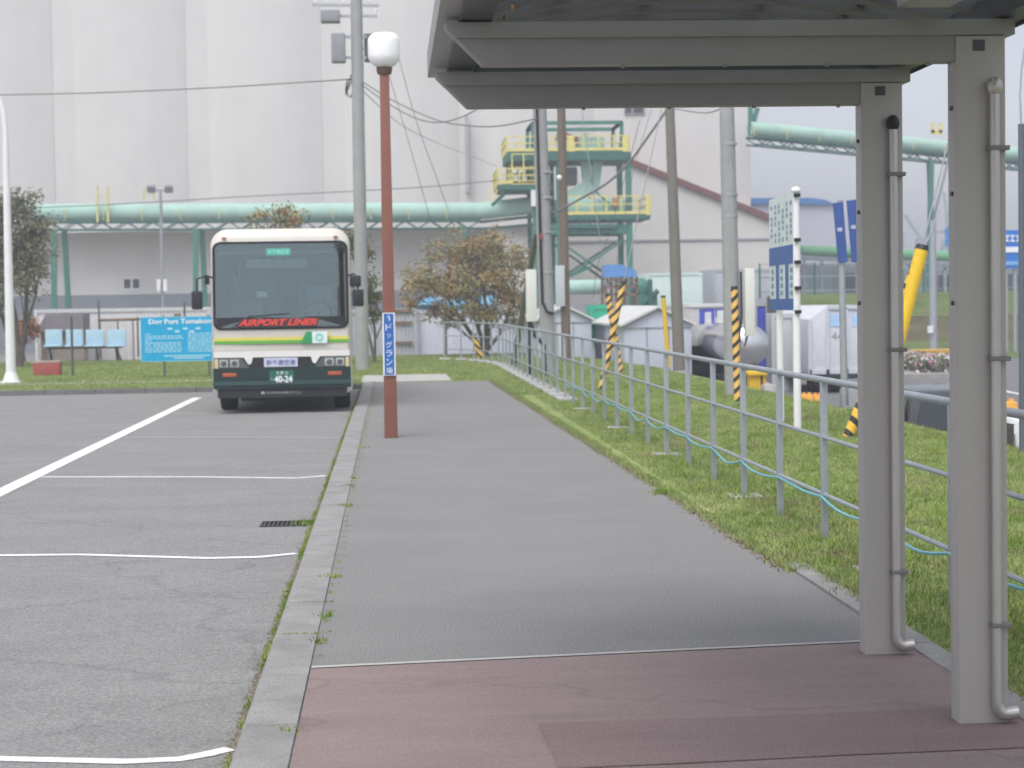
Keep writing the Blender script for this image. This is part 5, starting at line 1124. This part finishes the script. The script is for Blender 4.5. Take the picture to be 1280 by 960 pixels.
# ------------------------------------------------------------------ trees
def leafm(name, stops):
    m=bpy.data.materials.new(name); m.use_nodes=True; n=m.node_tree; b=n.nodes['Principled BSDF']; b.inputs['Roughness'].default_value=.75; b.inputs['Specular IOR Level'].default_value=.2
    t=n.nodes.new('ShaderNodeTexCoord'); nn=n.nodes.new('ShaderNodeTexNoise'); nn.inputs['Scale'].default_value=1.3; nn.inputs['Detail'].default_value=9; nn.inputs['Roughness'].default_value=.85
    n.links.new(t.outputs['Object'],nn.inputs['Vector']); r=n.nodes.new('ShaderNodeValToRGB'); cr_=r.color_ramp
    cr_.elements[0].position=stops[0][0]; cr_.elements[0].color=(*stops[0][1],1); cr_.elements[1].position=stops[-1][0]; cr_.elements[1].color=(*stops[-1][1],1)
    for p_,c_ in stops[1:-1]: e=cr_.elements.new(p_); e.color=(*c_,1)
    n.links.new(nn.outputs['Fac'],r.inputs[0]); n.links.new(r.outputs[0],b.inputs['Base Color']); return m
bark=M('bark',(.13,.11,.095),.9,var=.25,scale=9)
def tree(label, base, stems, clumps_, nleaf, lm, ls=.06, name='tree', cat='tree'):
    """stems: list of (top point, radius); clumps: (centre, rx, rz)"""
    th=thing(name,label,cat,base); mb=MB(); base=Vector(base)
    for (tp,r) in stems:
        tp=Vector(tp); m1=base.lerp(tp,.35)+Vector((random.uniform(-.12,.12),0,.1)); m2=base.lerp(tp,.7)+Vector((random.uniform(-.12,.12),random.uniform(-.1,.1),0))
        mb.tube([base+Vector((random.uniform(-.08,.08),0,0)),m1,m2,tp],[r,r*.75,r*.5,r*.25],7)
        near=sorted(clumps_,key=lambda c:(Vector(c[0])-tp).length)[:5]
        for (c,rx,rz) in near:
            st_=random.choice([m1,m2,m2]); c=Vector(c); e=c+Vector((random.uniform(-.5,.5)*rx,random.uniform(-.5,.5)*rx,random.uniform(0,.6)*rz)); mb.tube([st_,st_.lerp(e,.5)+Vector((0,0,-.08)),e],[r*.4,r*.25,r*.1],5)
            for k in range(4): e2=c+Vector((random.uniform(-1,1)*rx,random.uniform(-1,1)*rx,random.uniform(-1,1)*rz)); mb.tube([st_.lerp(e,.6),e2],[r*.16,r*.06],4)
    mb.build('trunk', bark, th)
    tot=sum(c[1]**2*c[2] for c in clumps_); v=[];f=[]
    off=base
    for (c,rx,rz) in clumps_:
        c=Vector(c); n_=int(nleaf*(rx**2*rz)/tot)
        subs=[c+Vector((random.gauss(0,.5)*rx,random.gauss(0,.5)*rx,random.gauss(0,.5)*rz)) for _ in range(max(5,int(n_/28)))]
        for i in range(n_):
            p=random.choice(subs)+Vector((random.gauss(0,.14),random.gauss(0,.14),random.gauss(0,.09)))-off
            u=Vector((random.gauss(0,1),random.gauss(0,1),random.gauss(0,.7))).normalized()*ls*random.uniform(.7,1.4); w_=u.cross(Vector((random.gauss(0,1),random.gauss(0,1),random.gauss(0,1)))).normalized()*ls*.5
            o_=len(v); v+=[p-u,p+w_,p+u,p-w_]; f.append((o_,o_+1,o_+2,o_+3))
    me=bpy.data.meshes.new('crown'); me.from_pydata([tuple(q) for q in v],[],f); me.materials.append(lm); o=bpy.data.objects.new('crown',me); COL.objects.link(o); o.parent=th
    return th
autumn=leafm('autumn_leaves',[(.30,(.13,.16,.075)),(.44,(.21,.23,.10)),(.53,(.34,.25,.12)),(.65,(.56,.30,.12))])
dull=leafm('dull_leaves',[(.30,(.14,.15,.10)),(.5,(.20,.20,.135)),(.68,(.30,.23,.15))])
greenb=leafm('olive_leaves',[(.30,(.07,.085,.03)),(.5,(.13,.15,.055)),(.68,(.22,.16,.07))])
YT=63
def C(px,py,rx,rz,Y=YT,dy=0): q=P(px,py,Y); return ((q.x,Y+dy,q.z),rx/2350*Y,rz/2350*Y)
bt=Vector((P(607,441,YT).x,YT,0))
def S(px,py,r,Y=YT,dy=0): q=P(px,py,Y); return ((q.x,Y+dy,q.z),r)
tree('autumn tree with orange and green leaves left of the railing corner',bt,
  [S(545,345,.09),S(575,315,.08,dy=.6),S(605,310,.09),S(635,320,.08,dy=-.5),S(650,370,.07),S(560,400,.05),S(590,360,.07,dy=-.7)],
  [C(530,350,26,22),C(520,375,18,16),C(560,318,26,20),C(590,308,26,18),C(625,310,28,20,dy=.6),C(648,330,20,26),C(570,360,34,26,dy=-.6),C(610,350,36,28),C(642,372,24,26,dy=.4),C(600,392,32,16,dy=-.5),C(550,395,24,14),C(645,400,20,14),C(515,345,10,8)], 11500, autumn, .06)
bt=Vector((P(22,447,60).x,60,0))
tree('dark brownish tree at the left edge behind the white street lamp',bt,
  [S(10,300,.10,60),S(35,280,.09,60,.5),S(50,330,.07,60),S(-20,320,.08,60)],
  [C(20,255,24,24,60),C(-5,270,30,30,60),C(38,285,22,26,60,.4),C(12,310,36,30,60),C(48,325,20,24,60),C(-25,320,34,40,60),C(20,350,30,26,60,-.4),C(58,275,10,14,60),C(-15,380,30,20,60)], 13500, dull, .06)
bt=Vector((P(466,446,58).x,58,0))
tree('slender pair of bare-stemmed small trees just right of the bus',bt,
  [S(452,320,.05,58),S(462,350,.05,58,.3),S(478,380,.04,58)],
  [C(440,305,20,9,58),C(452,318,10,9,58),C(456,350,12,8,58),C(448,358,8,6,58),C(462,372,14,8,58),C(470,395,12,8,58)], 2600, greenb, .055)
bt=Vector((P(345,446,56).x,56,0))
tree('tree behind the bus with leaves showing above its roof',bt,
  [S(325,285,.09,56),S(355,280,.09,56,.4),S(372,300,.07,56)],
  [C(345,268,26,12,56),C(322,273,14,9,56),C(372,274,16,10,56),C(345,310,50,26,56),C(400,300,26,18,56)], 3800, autumn, .058)
bt=Vector((P(33,430,69).x,69,-.4))
tree('orange-brown bush beside the white container at far left',bt,[S(33,405,.05,69)],[C(34,410,11,14,69),C(28,422,8,10,69)],900,leafm('orange_bush',[(.3,(.20,.10,.05)),(.7,(.42,.22,.10))]),.08,name='bush',cat='bush')

# ------------------------------------------------------------------ air
hm=bpy.data.materials.new('haze'); hm.use_nodes=True; n=hm.node_tree; n.nodes.clear(); ou=n.nodes.new('ShaderNodeOutputMaterial'); pv=n.nodes.new('ShaderNodeVolumePrincipled')
pv.inputs['Color'].default_value=(.90,.93,1,1); pv.inputs['Density'].default_value=.0021; pv.inputs['Anisotropy'].default_value=.1; n.links.new(pv.outputs[0],ou.inputs['Volume'])
hz_=MB().box(-902,902,-302,1302,YZ-1,48).build('haze',hm,smooth=False); hz_['kind']='stuff'; hz_.display_type='WIRE'

GR={'utility_pole':'poles carrying cables','cable_guard':'guards on the pole stays','overhead_cable':'overhead cables','cargo_container':'cargo containers behind the lawn','gabled_shed':'gabled sheds behind the railing','harbour_crane':'cranes on the horizon','tree':'trees beyond the walkway','traffic_block':'orange traffic blocks','conveyor_gallery':'mint conveyor galleries'}
for o in bpy.data.objects:
    k=o.name.split('.')[0]
    if o.parent is None and k in GR and 'group' not in o: o['group']=GR[k]
